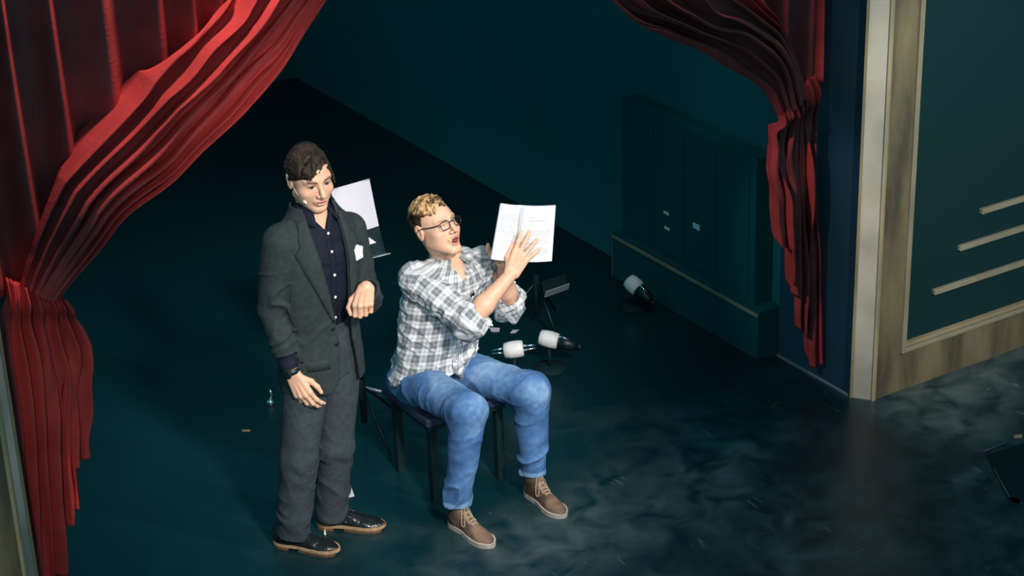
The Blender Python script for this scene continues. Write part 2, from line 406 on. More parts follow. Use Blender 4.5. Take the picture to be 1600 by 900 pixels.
def prism(name, poly, z0, z1, m, parent=None):
    n = len(poly); V = [(x, y, z0) for x, y in poly] + [(x, y, z1) for x, y in poly]
    Fc = [tuple(range(n))[::-1], tuple(range(n, 2 * n))] + [(i, (i + 1) % n, (i + 1) % n + n, i + n) for i in range(n)]
    o = mesh_obj(name, V, Fc, m, parent, smooth=False)
    bm = bmesh.new(); bm.from_mesh(o.data); bmesh.ops.recalc_face_normals(bm, faces=bm.faces); bm.to_mesh(o.data); bm.free()
    return o
def proscenium(side, name, label):
    """side +1 house right, -1 house left (mirrored about the stage centre x = 0.18)"""
    def X(x): return x if side > 0 else 0.36 - x
    def bx(nm, x0, x1, y0, y1, z0, z1, m, par, bev=0.0):
        a, b = sorted((X(x0), X(x1))); return box(nm, (a, y0, z0), (b, y1, z1), m, par, bev)
    top = 4.0
    wall = bx(name, 2.2795, 4.6, -0.165, 0.0, 0, top, MT['dark_panel'], None); tag(wall, kind='structure', label=label)
    prism('corner_post', [(X(2.203), -0.106), (X(2.266), -0.195), (X(2.2785), -0.195), (X(2.2785), -0.098), (X(2.2085), -0.098)], 0, top, MT['pale_gold'], wall)
    prism('corner_bead', [(X(2.196), -0.108), (X(2.204), -0.119), (X(2.212), -0.112), (X(2.206), -0.098)], 0, top, MT['gold_edge'], wall)
    prism('corner_bead', [(X(2.258), -0.196), (X(2.268), -0.203), (X(2.280), -0.200), (X(2.278), -0.190)], 0, top, MT['gold_edge'], wall)
    bx('frame_stile', 2.2805, 2.433, -0.193, -0.15, 0, top, MT['bronze'], wall)
    bx('frame_rail', 2.433, 4.6, -0.1925, -0.15, 0, 0.209, MT['bronze'], wall)
    bx('moulding', 2.431, 2.450, -0.206, -0.15, 0.205, top, MT['moulding'], wall, 0.004)
    bx('moulding', 2.453, 2.470, -0.194, -0.15, 0.226, top, MT['gold_edge'], wall, 0.003)
    bx('moulding', 2.4505, 4.6, -0.206, -0.15, 0.205, 0.226, MT['moulding'], wall, 0.004)
    bx('moulding', 2.4705, 4.6, -0.194, -0.15, 0.230, 0.247, MT['gold_edge'], wall, 0.003)
    for k, (x0, z) in enumerate([(2.645, 0.452), (2.796, 0.645), (2.925, 0.805)]):
        bx('relief_bar', x0, 4.4, -0.185, -0.15, z, z + 0.027, MT['moulding'], wall, 0.003)
    return wall
proscenium(1, 'wall_right', 'right proscenium wall with pale post, bronze frame and stepped relief bars')
proscenium(-1, 'wall_left', 'left proscenium wall, only its bronze and pale gold edge in view')
o = box('wall_return', (2.206, -0.0975, 0.0), (2.278, 0.45, 4.0), MT['navy_wall']); tag(o, kind='structure', label='dark navy return wall running upstage from the right post')
o = box('wall_wing', (2.24, 0.45, 0.0), (2.33, 6.0, 2.4), MT['back_wall']); tag(o, kind='structure', label='unlit black masking wall along the right wing')
o = box('trim_1', (2.196, -0.095, 0.0), (2.209, 0.45, 0.010), mat('wall_foot', (0.12, 0.15, 0.2), 0.6)); tag(o, kind='structure', label='thin pale line along the foot of the navy wall')

# ------------------------------------------------------------------ the two tied-back drapes
def drape(side, seed, name, label):
    rs = np.random.RandomState(seed)
    def X(x): return x if side < 0 else 0.36 - x
    root = thing(name, (X(-1.78), 0.2, 0.0), label, 'curtain', 'tied-back red stage drapes')
    def grid_faces(a, b):
        i, j = np.meshgrid(np.arange(a - 1), np.arange(b - 1), indexing='ij'); q = i * b + j
        return np.stack([q, q + 1, q + b + 1, q + b], -1).reshape(-1, 4)
    def cloth(nm, V, a, b):
        o = mesh_obj(nm, V, grid_faces(a, b), MT['velvet'], root)
        md = o.modifiers.new('thickness', 'SOLIDIFY'); md.thickness = 0.004; md.offset = 0
        return o
    # the cloth gathered along the raised leading edge
    E = spline([(-1.545, 1.45), (-1.42, 1.60), (-1.174, 1.785), (-0.90, 1.945), (-0.655, 2.105), (-0.40, 2.36), (-0.18, 2.75), (-0.02, 3.58)], 420)
    ns, nt_ = len(E), 190
    tg = np.gradient(E, axis=0); tg /= np.linalg.norm(tg, axis=1)[:, None]; Np = np.stack([-tg[:, 1], tg[:, 0]], 1)
    L = np.concatenate([[0], np.cumsum(np.linalg.norm(np.diff(E, axis=0), axis=1))])
    s = L[:, None]; t = np.linspace(0, 1, nt_)[None, :]
    W = np.interp(L, [0, 0.12, 0.35, 0.8, 1.4, 2.4], [0.17, 0.20, 0.31, 0.38, 0.34, 0.28])[:, None]
    Q = np.stack([s + 0 * t, 0 * s + t, 0 * s + 0 * t], -1).reshape(-1, 3)
    def nz(fs, ft, sd): return noise(Q * np.array([fs, ft, 1]), 1.0, seed + sd).reshape(ns, nt_)
    warp = 0.85 * nz(2.2, 1.6, 0) + 0.34 * nz(5.0, 4, 3)
    ph = 2 * math.pi * (6.2 * t + 1.25 * warp)
    sn = np.sin(ph); fold = np.sign(sn) * np.abs(sn) ** 0.7
    fine = np.sin(2.7 * ph + 5 * nz(3, 3, 6)) * np.clip(nz(2.5, 3, 9) + 0.4, 0, 1)
    amp = np.interp(L, [0, 0.3, 2.4], [0.022, 0.046, 0.044])[:, None] * (0.75 + 0.7 * nz(2.2, 3.0, 12))
    bul = np.interp(L, [0, 0.3, 1.0, 2.4], [0.07, 0.11, 0.13, 0.08])[:, None] * np.sin(np.pi * np.clip(0.04 + 0.96 * t, 0, 1)) ** 0.6
    out = bul + amp * (fold * 0.9 + 0.35 * fine)
    edge = 0.018 * nz(5, 0.3, 15) * (1 - t)
    A = E[:, None, :] + Np[:, None, :] * (W * t + edge + 0.02 * np.cos(ph) * np.sin(np.pi * t))[..., None]
    V = np.stack([X(A[..., 0]), 0.13 - out, A[..., 1]], -1).reshape(-1, 3)
    cloth('swag', V, ns, nt_)
    # the upright folds between rail and swag
    nu, nv = 300, 60
    xr = np.linspace(-2.02, -0.03, nu)[:, None]; v = np.linspace(0, 1, nv)[None, :]
    mid = E + Np * (W * 0.7)
    low = np.interp(xr[:, 0], mid[:, 0], mid[:, 1])[:, None]
    Q = np.stack([xr + 0 * v, 0 * xr + v, 0 * xr + 0 * v], -1).reshape(-1, 3)
    wv = noise(Q * np.array([2.5, 0.8, 1]), 1.0, seed + 40).reshape(nu, nv)
    phv = 2 * math.pi * (6.2 * xr + 0.5 * wv)
    V = np.stack([X(xr + 0.03 * np.cos(phv) * (1 - v) + 0 * v), 0.17 - 0.045 * np.sin(phv) * (0.6 + 0.4 * v), 3.6 + (low - 3.6) * v], -1).reshape(-1, 3)
    cloth('upright_folds', V, nu, nv)
    # the tail below the tie: pleats of stepped length
    nu2, nv2 = 360, 110
    u2 = np.linspace(0, 1, nu2)[:, None]; v2 = np.linspace(0, 1, nv2)[None, :]
    Q2 = np.stack([u2 + 0 * v2, 0 * u2 + v2, 0 * u2 + 0 * v2], -1).reshape(-1, 3)
    w2 = noise(Q2 * np.array([6, 2.5, 1]), 1.0, seed + 20).reshape(nu2, nv2)
    npl = 6.5
    ph2 = 2 * math.pi * (npl * u2 + 0.18 * w2)
    step = np.floor(u2 * 4.0 + 0.02) / 4.0; frac = u2 * 4.0 - np.floor(u2 * 4.0)
    hem = 0.10 + 0.95 * (0.72 * step + 0.28 * u2) ** 1.12 - 0.03 * np.sin(frac * math.pi) + 0.012 * w2[:, -1:]
    xt = -1.73 + 0.22 * u2; xm = -1.79 + 0.31 * u2; xb = -1.86 + 0.33 * u2
    sx = np.where(v2 < 0.3, xt + (xm - xt) * (v2 / 0.3) ** 0.7, xm + (xb - xm) * (v2 - 0.3) / 0.7)
    zt = 1.60 - 0.14 * u2
    Zt = zt + (hem - zt) * v2
    a2 = (0.028 + 0.04 * np.minimum(v2 * 2.2, 1)) * (0.8 + 0.5 * w2)
    Xt = sx + 0.035 * np.sin(ph2 + 1.2) * np.minimum(v2 * 3, 1) + 0.015 * noise(Q2 * np.array([3, 6, 1]), 1.0, seed + 31).reshape(nu2, nv2)
    puff = 0.05 * np.exp(-((v2 - 0.05) / 0.05) ** 2)
    Yt = 0.10 - a2 * np.cos(ph2) - puff - 0.012 * np.sin(2.6 * ph2 + 5 * w2) + 0.05 * (1 - u2)
    V2 = np.stack([X(Xt), Yt, Zt], -1).reshape(-1, 3)
    cloth('tail', V2, nu2, nv2)
    tube('hanging_rail', [(X(-2.0), 0.17, 3.6), (X(0.02), 0.17, 3.6)], 0.025, MT['black_matt'], root, 8)
    return root
drape(-1, 4, 'stage_curtain', 'large red velvet drape swept up behind the left gilded wall edge')
drape(1, 11, 'stage_curtain', 'dim red velvet drape with stepped tail beside the right pale post')

# ------------------------------------------------------------------ people: shared anatomy
def frame_from(forward, up=(0, 0, 1), tilt=0.0):
    """rows: person's right, forward, up; tilt rolls the head towards its right"""
    f = unit(forward); r = unit(np.cross(f, up)); u_ = np.cross(r, f)
    c, s = math.cos(tilt), math.sin(tilt)
    return np.array([r * c - u_ * s, f, u_ * c + r * s])
def hand(W, d, n, s, fingers, thumb, sc=1.0):
    """d finger direction, n back-of-hand normal, s thumb side; fingers: 4 x (spread, curl1, curl2, curl3) in degrees;
    thumb: three directions in (d, s, n) coordinates"""
    d = unit(d); n = unit(np.asarray(n) - d * (np.asarray(n) @ d)); s_ = np.cross(d, n); s = s_ if s_ @ np.asarray(s) > 0 else -s_
    W = np.asarray(W, float); P = []
    kn = [(0.031, 0.093), (0.0105, 0.097), (-0.0105, 0.092), (-0.0295, 0.082)]
    ln = [(0.044, 0.027, 0.021), (0.048, 0.031, 0.022), (0.044, 0.028, 0.021), (0.035, 0.021, 0.019)]
    rd = [0.0098, 0.0100, 0.0095, 0.0085]
    for (ks, kd), L, r, fg in zip(kn, ln, rd, fingers):
        k = W + sc * (d * kd + s * ks + n * (0.004 - 60 * ks * ks * 0.1))
        P.append(cap(W + sc * (s * ks * 0.62 + d * 0.004), k, 0.0165 * sc, 0.0135 * sc))
        a = math.radians(fg[0]); fd = unit(d * math.cos(a) + s * math.sin(a)); ang = 0; q = k
        for j in range(3):
            ang += math.radians(fg[1 + j]); dr = fd * math.cos(ang) - n * math.sin(ang); e = q + dr * L[j] * sc
            P.append(cap(q, e, r * sc * (1.06 - 0.09 * j), r * sc * (0.97 - 0.11 * j))); q = e
    P.append(cap(W + sc * (d * 0.03 - n * 0.004), W + sc * (d * 0.075 - n * 0.004), 0.024 * sc, 0.022 * sc, sq=(n, 0.7)))
    q = W + sc * (d * 0.022 + s * 0.022 - n * 0.006)
    for L, r0, r1, v in zip((0.046, 0.034, 0.028), (0.0165, 0.0120, 0.0108), (0.0125, 0.0108, 0.0085), thumb):
        dr = unit(d * v[0] + s * v[1] + n * v[2]); e = q + dr * L * sc; P.append(cap(q, e, r0 * sc, r1 * sc)); q = e
    return P
def head_sdf(x, y, z, mouth=0.0, jaw=1.0, nose=1.0):
    """x person's right, y forward, z up, origin between the eyes' depth at the skull's middle"""
    def E(c, r): return ell(c, r).f(x, y, z)
    def K(a, b, r0, r1): return cap(a, b, r0, r1).f(x, y, z)
    ax = np.abs(x)
    def Em(c, r): return ell(c, r).f(ax, y, z)
    def Km(a, b, r0, r1): return cap(a, b, r0, r1).f(ax, y, z)
    f = E((0, -0.013, 0.030), (0.0745, 0.089, 0.080))
    f = smin(f, E((0, 0.030, 0.010), (0.066, 0.062, 0.075)), 0.03)
    f = smin(f, E((0, 0.034, -0.045), (0.056, 0.056, 0.062)), 0.03)
    f = smin(f, Km((0.048 * jaw, -0.002, -0.058), (0.014, 0.067 + 0.004 * mouth, -0.100 - 0.012 * mouth), 0.0185, 0.0185), 0.030)
    f = smin(f, E((0, 0.078, -0.101 - 0.014 * mouth), (0.021, 0.015, 0.0145)), 0.014)
    f = smin(f, Km((0.012, 0.087, 0.020), (0.047, 0.070, 0.020), 0.010, 0.009), 0.012)
    f = smin(f, Em((0.045, 0.058, -0.032), (0.021, 0.023, 0.018)), 0.018)
    f = smin(f, Em((0.044, 0.034, -0.048), (0.021, 0.032, 0.030)), 0.025)
    f = smax(f, -Em((0.031, 0.101, 0.000), (0.019, 0.018, 0.0115)), 0.012)
    f = smin(f, Em((0.0315, 0.0745, -0.001), (0.0145, 0.0125, 0.0125)), 0.003)
    f = smin(f, K((0, 0.088, 0.010), (0, 0.112 + 0.004 * nose, -0.034), 0.0075, 0.0115), 0.010)
    f = smin(f, Em((0.0125, 0.100, -0.040), (0.0085, 0.011, 0.0075)), 0.006)
    f = smin(f, E((0, 0.086, -0.066), (0.028, 0.013, 0.016)), 0.012)
    f = smin(f, E((0, 0.0985, -0.0625), (0.0225, 0.0068, 0.0050)), 0.004)
    f = smin(f, E((0, 0.0960 - 0.004 * mouth, -0.0745 - 0.016 * mouth), (0.0195, 0.0072, 0.0060)), 0.004)
    f = smax(f, -E((0, 0.104 - 0.004 * mouth, -0.0685 - 0.008 * mouth), (0.0205 - 0.002 * mouth, 0.014 + 0.008 * mouth, 0.0016 + 0.0095 * mouth)), 0.002)
    ear = Em((0.0765, -0.012, -0.008), (0.0085, 0.0185, 0.031)); ear = smin(ear, Em((0.0785, -0.016, 0.012), (0.0085, 0.018, 0.017)), 0.008)
    ear = smax(ear, -Em((0.087, -0.008, -0.003), (0.0075, 0.010, 0.018)), 0.004)
    f = smin(f, ear, 0.006)
    return f
def head_prim(o, fr, **kw):
    o = np.asarray(o, float)
    def f(X, Y, Z):
        d = (X - o[0], Y - o[1], Z - o[2])
        l = [d[0] * fr[i][0] + d[1] * fr[i][1] + d[2] * fr[i][2] for i in range(3)]
        return HS * head_sdf(l[0] / HS, l[1] / HS, l[2] / HS, **kw)
    return Prim(f, o - 0.16, o + 0.16)
HS = 1.05
def head_to(P, o, fr): return to_local(P, o, fr) / HS
def head_from(L, o, fr): return from_local(np.asarray(L) * HS, o, fr)
def to_local(P, o, fr): return (P - np.asarray(o)) @ np.asarray(fr).T
def from_local(L, o, fr): return np.asarray(L) @ np.asarray(fr) + np.asarray(o)
def skin_colours(V, o, fr, base, mouth=0.0, brow=(0.10, 0.055, 0.03), eye=(0.05, 0.03, 0.02), closed=0.0, stubble=0.0, blush=1.0):
    L = head_to(V, o, fr); x, y, z = L[:, 0], L[:, 1], L[:, 2]; ax = np.abs(x)
    inh = (np.linalg.norm(L, axis=1) < 0.15) & (y > 0.02)
    c = np.tile(np.array(base), (len(V), 1)) * (1 + 0.06 * fbm(V, 60, 2)[:, None])
    def put(mask, col):
        m = np.clip(mask, 0, 1)[:, None] * inh[:, None]; c[:] = c * (1 - m) + np.array(col) * m
    def g(cx, cy, sx, sy, xx=None): return np.exp(-(((ax if xx is None else xx) - cx) / sx) ** 2 - ((z - cy) / sy) ** 2)
    put(0.22 * blush * g(0.038, -0.030, 0.014, 0.013) * (y > 0.055), (0.74, 0.33, 0.24))
    put(0.40 * blush * g(0.0, -0.036, 0.013, 0.012), (0.72, 0.33, 0.25))
    put(stubble * sstep(-0.045, -0.075, z) * sstep(0.0, 0.03, y), (0.42, 0.26, 0.19))
    # lips and mouth
    put(1.3 * g(0, -0.0615, 0.019, 0.0040, x) * (y > 0.085), (0.55, 0.20, 0.17))
    put(1.3 * g(0, -0.0755 - 0.016 * mouth, 0.017, 0.0050, x) * (y > 0.08), (0.60, 0.22, 0.19))
    if mouth > 0.1:
        put(((x / 0.019) ** 2 + ((z + 0.0685 + 0.008 * mouth) / 0.0105) ** 2 < 1) * (y < 0.097) * 1.0, (0.22, 0.05, 0.045))
        put(((x / 0.015) ** 2 < 1) * (np.abs(z + 0.0650) < 0.0028) * (y < 0.099) * 0.85, (0.75, 0.70, 0.62))
    else:
        put(1.2 * g(0, -0.0687, 0.021, 0.0013, x) * (y > 0.08), (0.22, 0.06, 0.05))
    # nostrils, eyes, brows
    put(1.0 * g(0.0085, -0.0475, 0.0045, 0.0028) * (y > 0.09), (0.25, 0.08, 0.06))
    lid = 0.0062 * (1 - closed) + 0.0012
    ex = (ax - 0.0315)
    put(0.45 * g(0.0315, 0.001, 0.019, 0.011), (0.48, 0.26, 0.20))
    if closed < 0.8:
        opn = ((ex / 0.0135) ** 2 + ((z + 0.0012) / lid) ** 2 < 1)
        put(opn * 1.0, (0.40, 0.34, 0.32)); put(opn * (np.hypot(ex, z + 0.0005) < 0.0075) * 1.0, eye)
    put(0.95 * np.exp(-((z - (lid - 0.0022 - 22 * ex ** 2)) / 0.0019) ** 2) * (np.abs(ex) < 0.0155), (0.10, 0.045, 0.03))
    bz = 0.0195 + 0.10 * (ax - 0.030) - 6.0 * (ax - 0.030) ** 2
    put(0.95 * np.exp(-((z - bz) / 0.0050) ** 2) * sstep(0.010, 0.016, ax) * sstep(0.056, 0.048, ax), brow)
    inb = np.linalg.norm(L, axis=1) < 0.15
    em = np.clip(sstep(0.072, 0.080, ax), 0, 1) * inb; c[:] = c * (1 - 0.35 * em[:, None]) + np.array((0.72, 0.32, 0.25)) * 0.35 * em[:, None]
    return np.concatenate([np.clip(c, 0, 1), np.ones((len(V), 1))], 1)
MT['skin'] = attr_mat('skin', 'tint', rough=0.48, sss=0.12, spec=0.45, bump=(260, 0.08))
MT['hair_attr'] = attr_mat('hair_strands', 'tint', rough=0.6, spec=0.25)
def body_mesh(name, prims, lo, hi, zs, o, fr, base, parent, h=0.0029, **kw):
    F = Field(lo, hi, h, zs)
    for p, k in prims: F.add(p, k)
    V, Q = F.mesh(); V = relax(V, Q, 1, 0.35)
    return mesh_obj(name, V, Q, MT['skin'], parent, attrs={'tint': skin_colours(V, o, fr, base, **kw)})
def zsteps(z0, z1, fine, h=0.0024, hc=0.007):
    out = [z0]
    while out[-1] < z1:
        z = out[-1]; out.append(z + (h if any(a <= z <= b for a, b in fine) else hc))
    return np.array(out)
def hair_mesh(name, o, fr, locks, solids, cuts, col, parent, h=0.0018, k=0.004, seed=0, dark=0.45, post=None, strands=16):
    """locks: (local points, r0, r1); solids/cuts: primitives in head coordinates"""
    F = Field((-0.125, -0.15, -0.13), (0.125, 0.16, 0.175), h)
    for p, kk in solids: F.add(p, kk)
    for p, kk in cuts: F.cut(p, kk)
    for pts, r0, r1 in locks:
        n = len(pts)
        for i in range(n - 1):
            a, b = i / (n - 1), (i + 1) / (n - 1)
            ra = r0 * (1 - a ** 2) + r1 * a ** 2; rb = r0 * (1 - b ** 2) + r1 * b ** 2
            F.add(cap(pts[i], pts[i + 1], ra, rb), k)
    V, Q = F.mesh(); V = relax(V, Q, 1, 0.4)
    n1 = fbm(V * np.array([1, 0.35, 0.5]), 150, seed); n2 = fbm(V, 35, seed + 5)
    N = vnormals(V, Q); V = V + N * (0.0012 * n1)[:, None]
    t = np.clip(0.5 + 0.45 * n1 + 0.75 * n2, 0, 1)[:, None]
    c = np.array(col) * (dark + (1.35 - dark) * t)
    # fine strands lying along the locks
    rs_ = np.random.RandomState(seed + 50); SV, SQ, SC_ = [], [], []; base = len(V)
    for pts, r0, r1 in locks:
        pts = spline(pts, 11); m_ = len(pts); tg = np.gradient(pts, axis=0); tg /= np.linalg.norm(tg, axis=1)[:, None] + 1e-9
        for _ in range(strands):
            off = rs_.normal(0, 1, 3); off /= np.linalg.norm(off); q = pts + off * np.linspace(r0, r1, m_)[:, None] * rs_.uniform(0.8, 1.25) + rs_.normal(0, 0.0007, (m_, 3))
            u_ = np.cross(tg, off); u_ /= np.linalg.norm(u_, axis=1)[:, None] + 1e-9; w_ = np.cross(tg, u_)
            rr = (0.0011 * np.linspace(1, 0.35, m_))[:, None]
            ring = np.stack([q + rr * (math.cos(a) * u_ + math.sin(a) * w_) for a in (0, 2.094, 4.189)], 1).reshape(-1, 3)
            i = np.arange(m_ - 1)[:, None] * 3; k_ = np.arange(3)[None, :]; k2 = (k_ + 1) % 3
            SQ.append(np.stack([i + k_, i + k2, i + 3 + k2, i + 3 + k_], -1).reshape(-1, 4) + base); base += len(ring)
            SV.append(ring); SC_.append(np.tile(np.array(col) * rs_.uniform(dark, 1.5), (len(ring), 1)))
    if SV: V = np.vstack([V] + SV); Q = np.vstack([Q] + SQ); c = np.vstack([c] + SC_)
    if post is not None: c = post(V, c)
    return mesh_obj(name, head_from(V, o, fr), Q, MT['hair_attr'], parent, attrs={'tint': np.concatenate([np.clip(c, 0, 1), np.ones((len(V), 1))], 1)})
def on_skull(th, ph, lift=0.0):
    """th angle from crown, ph azimuth (0 = forward, + = person's right); points above the cranium"""
    c = np.array([0, -0.015, 0.036]); r = np.array([0.077, 0.097, 0.088]) + lift
    return c + r * np.array([math.sin(th) * math.sin(ph), math.sin(th) * math.cos(ph), math.cos(th)])
def crease(V, axis, fa, fc, seed):
    """sparse sharp folds: ridged noise, fine along the axis and long across it"""
    a = unit(axis); t = V @ a; P = (V - t[:, None] * a) * fc + t[:, None] * a * fa
    P = P + 0.5 * np.stack([noise(V, 7, seed + 1), noise(V, 7, seed + 2), noise(V, 7, seed + 3)], 1)
    n = noise(P, 1.0, seed) + 0.35 * noise(P, 2.1, seed + 7)
    return np.clip(1 - np.abs(n) / 0.42, 0, 1) ** 1.4
def garment(name, prims, cuts, lo, hi, h, mt, parent, disp=None, attrs=None, relax_it=2, label=None):
    F = Field(lo, hi, h)
    for p, k in prims: F.add(p, k)
    for p, k in cuts: F.cut(p, k)
    V, Q = F.mesh(); V = relax(V, Q, relax_it, 0.45)
    if disp is not None:
        N = vnormals(V, Q); V = V + N * disp(V, N)[:, None]
    o = mesh_obj(name, V, Q, mt, parent, attrs=(attrs(V) if attrs else None), label=label)
    return o, V, Q
def disc(name, c, n, r, th, m, parent): return lathe(name, [(r * 0.8, -th), (r, -th * 0.3), (r, th * 0.3), (r * 0.75, th)], m, parent, c, n, 14)
def shoe(parent, heel, toe, mt_up, mt_sole, mt_heel, mt_lace, Lr, boot=False, seed=0):
    """heel and toe are points on the floor; Lr last length"""
    heel = np.asarray(heel, float).copy(); toe = np.asarray(toe, float).copy(); heel[2] = toe[2] = 0
    f = unit(toe - heel); r = np.array([f[1], -f[0], 0]); fr = np.array([r, f, UPZ]); o = heel; k = Lr / 0.30
    def hw(y):
        y = y / k; return k * np.interp(y, [0, 0.004, 0.012, 0.03, 0.05, 0.12, 0.19, 0.23, 0.255, 0.275, 0.288, 0.296, 0.30], [0.0, 0.013, 0.022, 0.031, 0.034, 0.032, 0.045, 0.046, 0.042, 0.033, 0.023, 0.013, 0.0])
    zf = 0.017 if boot else 0.024
    h = 0.003
    F = Field((-0.075, -0.03, 0), (0.075, Lr + 0.03, 0.20), h)
    def up(x, y, z):
        yy = np.clip(y, 0.004, Lr - 0.004); w_ = np.interp(yy.ravel(), np.linspace(0, Lr, 60), hw(np.linspace(0, Lr, 60))).reshape(yy.shape)
        topz = np.interp((yy / k).ravel(), [0, 0.03, 0.08, 0.13, 0.18, 0.22, 0.26, 0.30], [0.075, 0.082, 0.090, 0.088, 0.068, 0.054, 0.046, 0.030]).reshape(yy.shape)
        hz = (topz - zf) ; zz = np.clip((z - zf) / hz, 0, 1.4)
        wz = w_ * np.sqrt(np.clip(1 - np.clip(zz, 0, 1) ** 2.6, 0, 1)) * (1 - 0.10 * zz)
        d = np.maximum(np.abs(x) - wz, z - topz) * 0.7
        return np.maximum(np.maximum(d, zf - z), np.maximum(-y, y - Lr) * 0.7)
    F.add(Prim(up, (-0.07, -0.02, 0), (0.07, Lr + 0.02, 0.12)), 0.0)
    F.add(ell((0, 0.045 * k, 0.06), (0.036 * k, 0.046 * k, 0.045)), 0.015)
    ht = 0.128 if boot else 0.098
    F.add(cap((0, 0.062 * k, 0.06), (0, 0.058 * k, ht), 0.040, 0.041, flat1=True, sq=((1, 0, 0), 0.9)), 0.02)
    if boot: F.add(cap((0, 0.085 * k, 0.085), (0, 0.065 * k, ht), 0.036, 0.036, flat1=True), 0.02)
    F.cut(cap((0, 0.060 * k, ht - 0.02), (0, 0.055 * k, ht + 0.05), 0.031, 0.033), 0.004)
    F.cut(Prim(lambda x, y, z: z - zf + 0 * x + 0 * y, (-1, -1, -1), (1, 1, zf)), 0.0)
    V, Q = F.mesh(); V = relax(V, Q, 2, 0.45)
    N = vnormals(V, Q); cr_ = np.exp(-((V[:, 1] / k - 0.205) / 0.022) ** 2) * sstep(0.03, 0.05, V[:, 2])
    V = V + N * (0.0022 * fbm(V, 30, seed) + 0.0035 * cr_ * (ridge(V[:, 1] * 420 + 2 * noise(V, 40, seed)) - 0.6))[:, None]
    # toe-cap seam and quarter seam
    upo = mesh_obj('shoe', from_local(V, o, fr), Q, mt_up, parent)
    # welted sole and heel block
    def slab(nm, y0, y1, z0, z1, grow, m, rise=0.0):
        ya, yb = min(y0, 0.0), max(y1, Lr)
        ys = (y0 + y1) / 2 - (y1 - y0) / 2 * np.cos(np.linspace(0, math.pi, 40)); ring = [(hw(np.clip((y - ya) / (yb - ya) * Lr, 0.0008, Lr - 0.0008)) * (1 + grow / 0.042), y) for y in ys]
        pts = [(a, y) for a, y in ring] + [(-a, y) for a, y in ring[::-1]]
        def zz(y, z): return z + rise * max(0, (y - 0.22 * k) / (0.08 * k)) ** 2
        n = len(pts); V_ = [(x, y, zz(y, z0)) for x, y in pts] + [(x, y, zz(y, z1)) for x, y in pts]
        Fc = [tuple(range(n))[::-1], tuple(range(n, 2 * n))] + [(i, (i + 1) % n, (i + 1) % n + n, i + n) for i in range(n)]
        so = mesh_obj(nm, from_local(np.array(V_), o, fr), Fc, m, upo, smooth=False)
        bm = bmesh.new(); bm.from_mesh(so.data); bmesh.ops.recalc_face_normals(bm, faces=bm.faces); bm.to_mesh(so.data); bm.free()
        return so
    if boot:
        slab('sole', -0.004, Lr + 0.006, 0.0, zf + 0.004, 0.006, mt_sole)
    else:
        slab('sole', -0.003, Lr + 0.005, 0.014, zf + 0.002, 0.006, mt_sole); slab('sole_edge', 0.125 * k, Lr - 0.012, 0.0, 0.0145, 0.001, mt_heel)
        slab('heel', -0.002, 0.078 * k, 0.0, 0.0145, 0.003, mt_heel)
    # laces: bars across the tongue and a bow
    bv = bvh_of(V, Q)
    def top(x, y):
        hh = bv.ray_cast(Vector((x, y, 0.3)), Vector((0, 0, -1))); return (hh[0].z if hh[0] is not None else 0.05) + 0.0025
    rows = [(0.112, 0.020), (0.130, 0.020), (0.148, 0.019), (0.166, 0.018), (0.182, 0.017)] if boot else [(0.122, 0.016), (0.138, 0.016), (0.153, 0.015), (0.168, 0.014)]
    lst = []
    for i, (y, wd) in enumerate(rows):
        y *= k
        for sg in (1, -1):
            pts = [(sg * wd * (1 - 2 * t_), y - 0.010 * k * t_, 0) for t_ in np.linspace(0, 1, 9)]
            lst.append((from_local(np.array([(a, b, top(a, b)) for a, b, _ in pts]), o, fr), 0.0026))
    y0 = rows[0][0] * k - 0.004
    for sg in (1, -1):
        a = [(0, y0), (sg * 0.018, y0 + 0.004), (sg * 0.034, y0 + 0.020), (sg * 0.030, y0 + 0.034), (sg * 0.012, y0 + 0.016), (0, y0)]
        sp = spline(np.array([(x, y, top(x, y) + 0.004) for x, y in a]), 22); lst.append((from_local(sp, o, fr), 0.0026))
        a = [(0, y0), (sg * 0.012, y0 + 0.02), (sg * 0.020, y0 + 0.055)]
        sp = spline(np.array([(x, y, top(x, y) + 0.002) for x, y in a]), 12); lst.append((from_local(sp, o, fr), 0.0024))
    tubes('laces', lst, mt_lace, upo, 6)
    ring = np.array([(0.033 * math.cos(a), 0.057 * k + 0.036 * math.sin(a), ht - 0.004) for a in np.linspace(0, 2 * math.pi, 26)])
    tubes('collar', [(from_local(ring, o, fr), 0.005)], mt_up, upo, 8)
    return upo

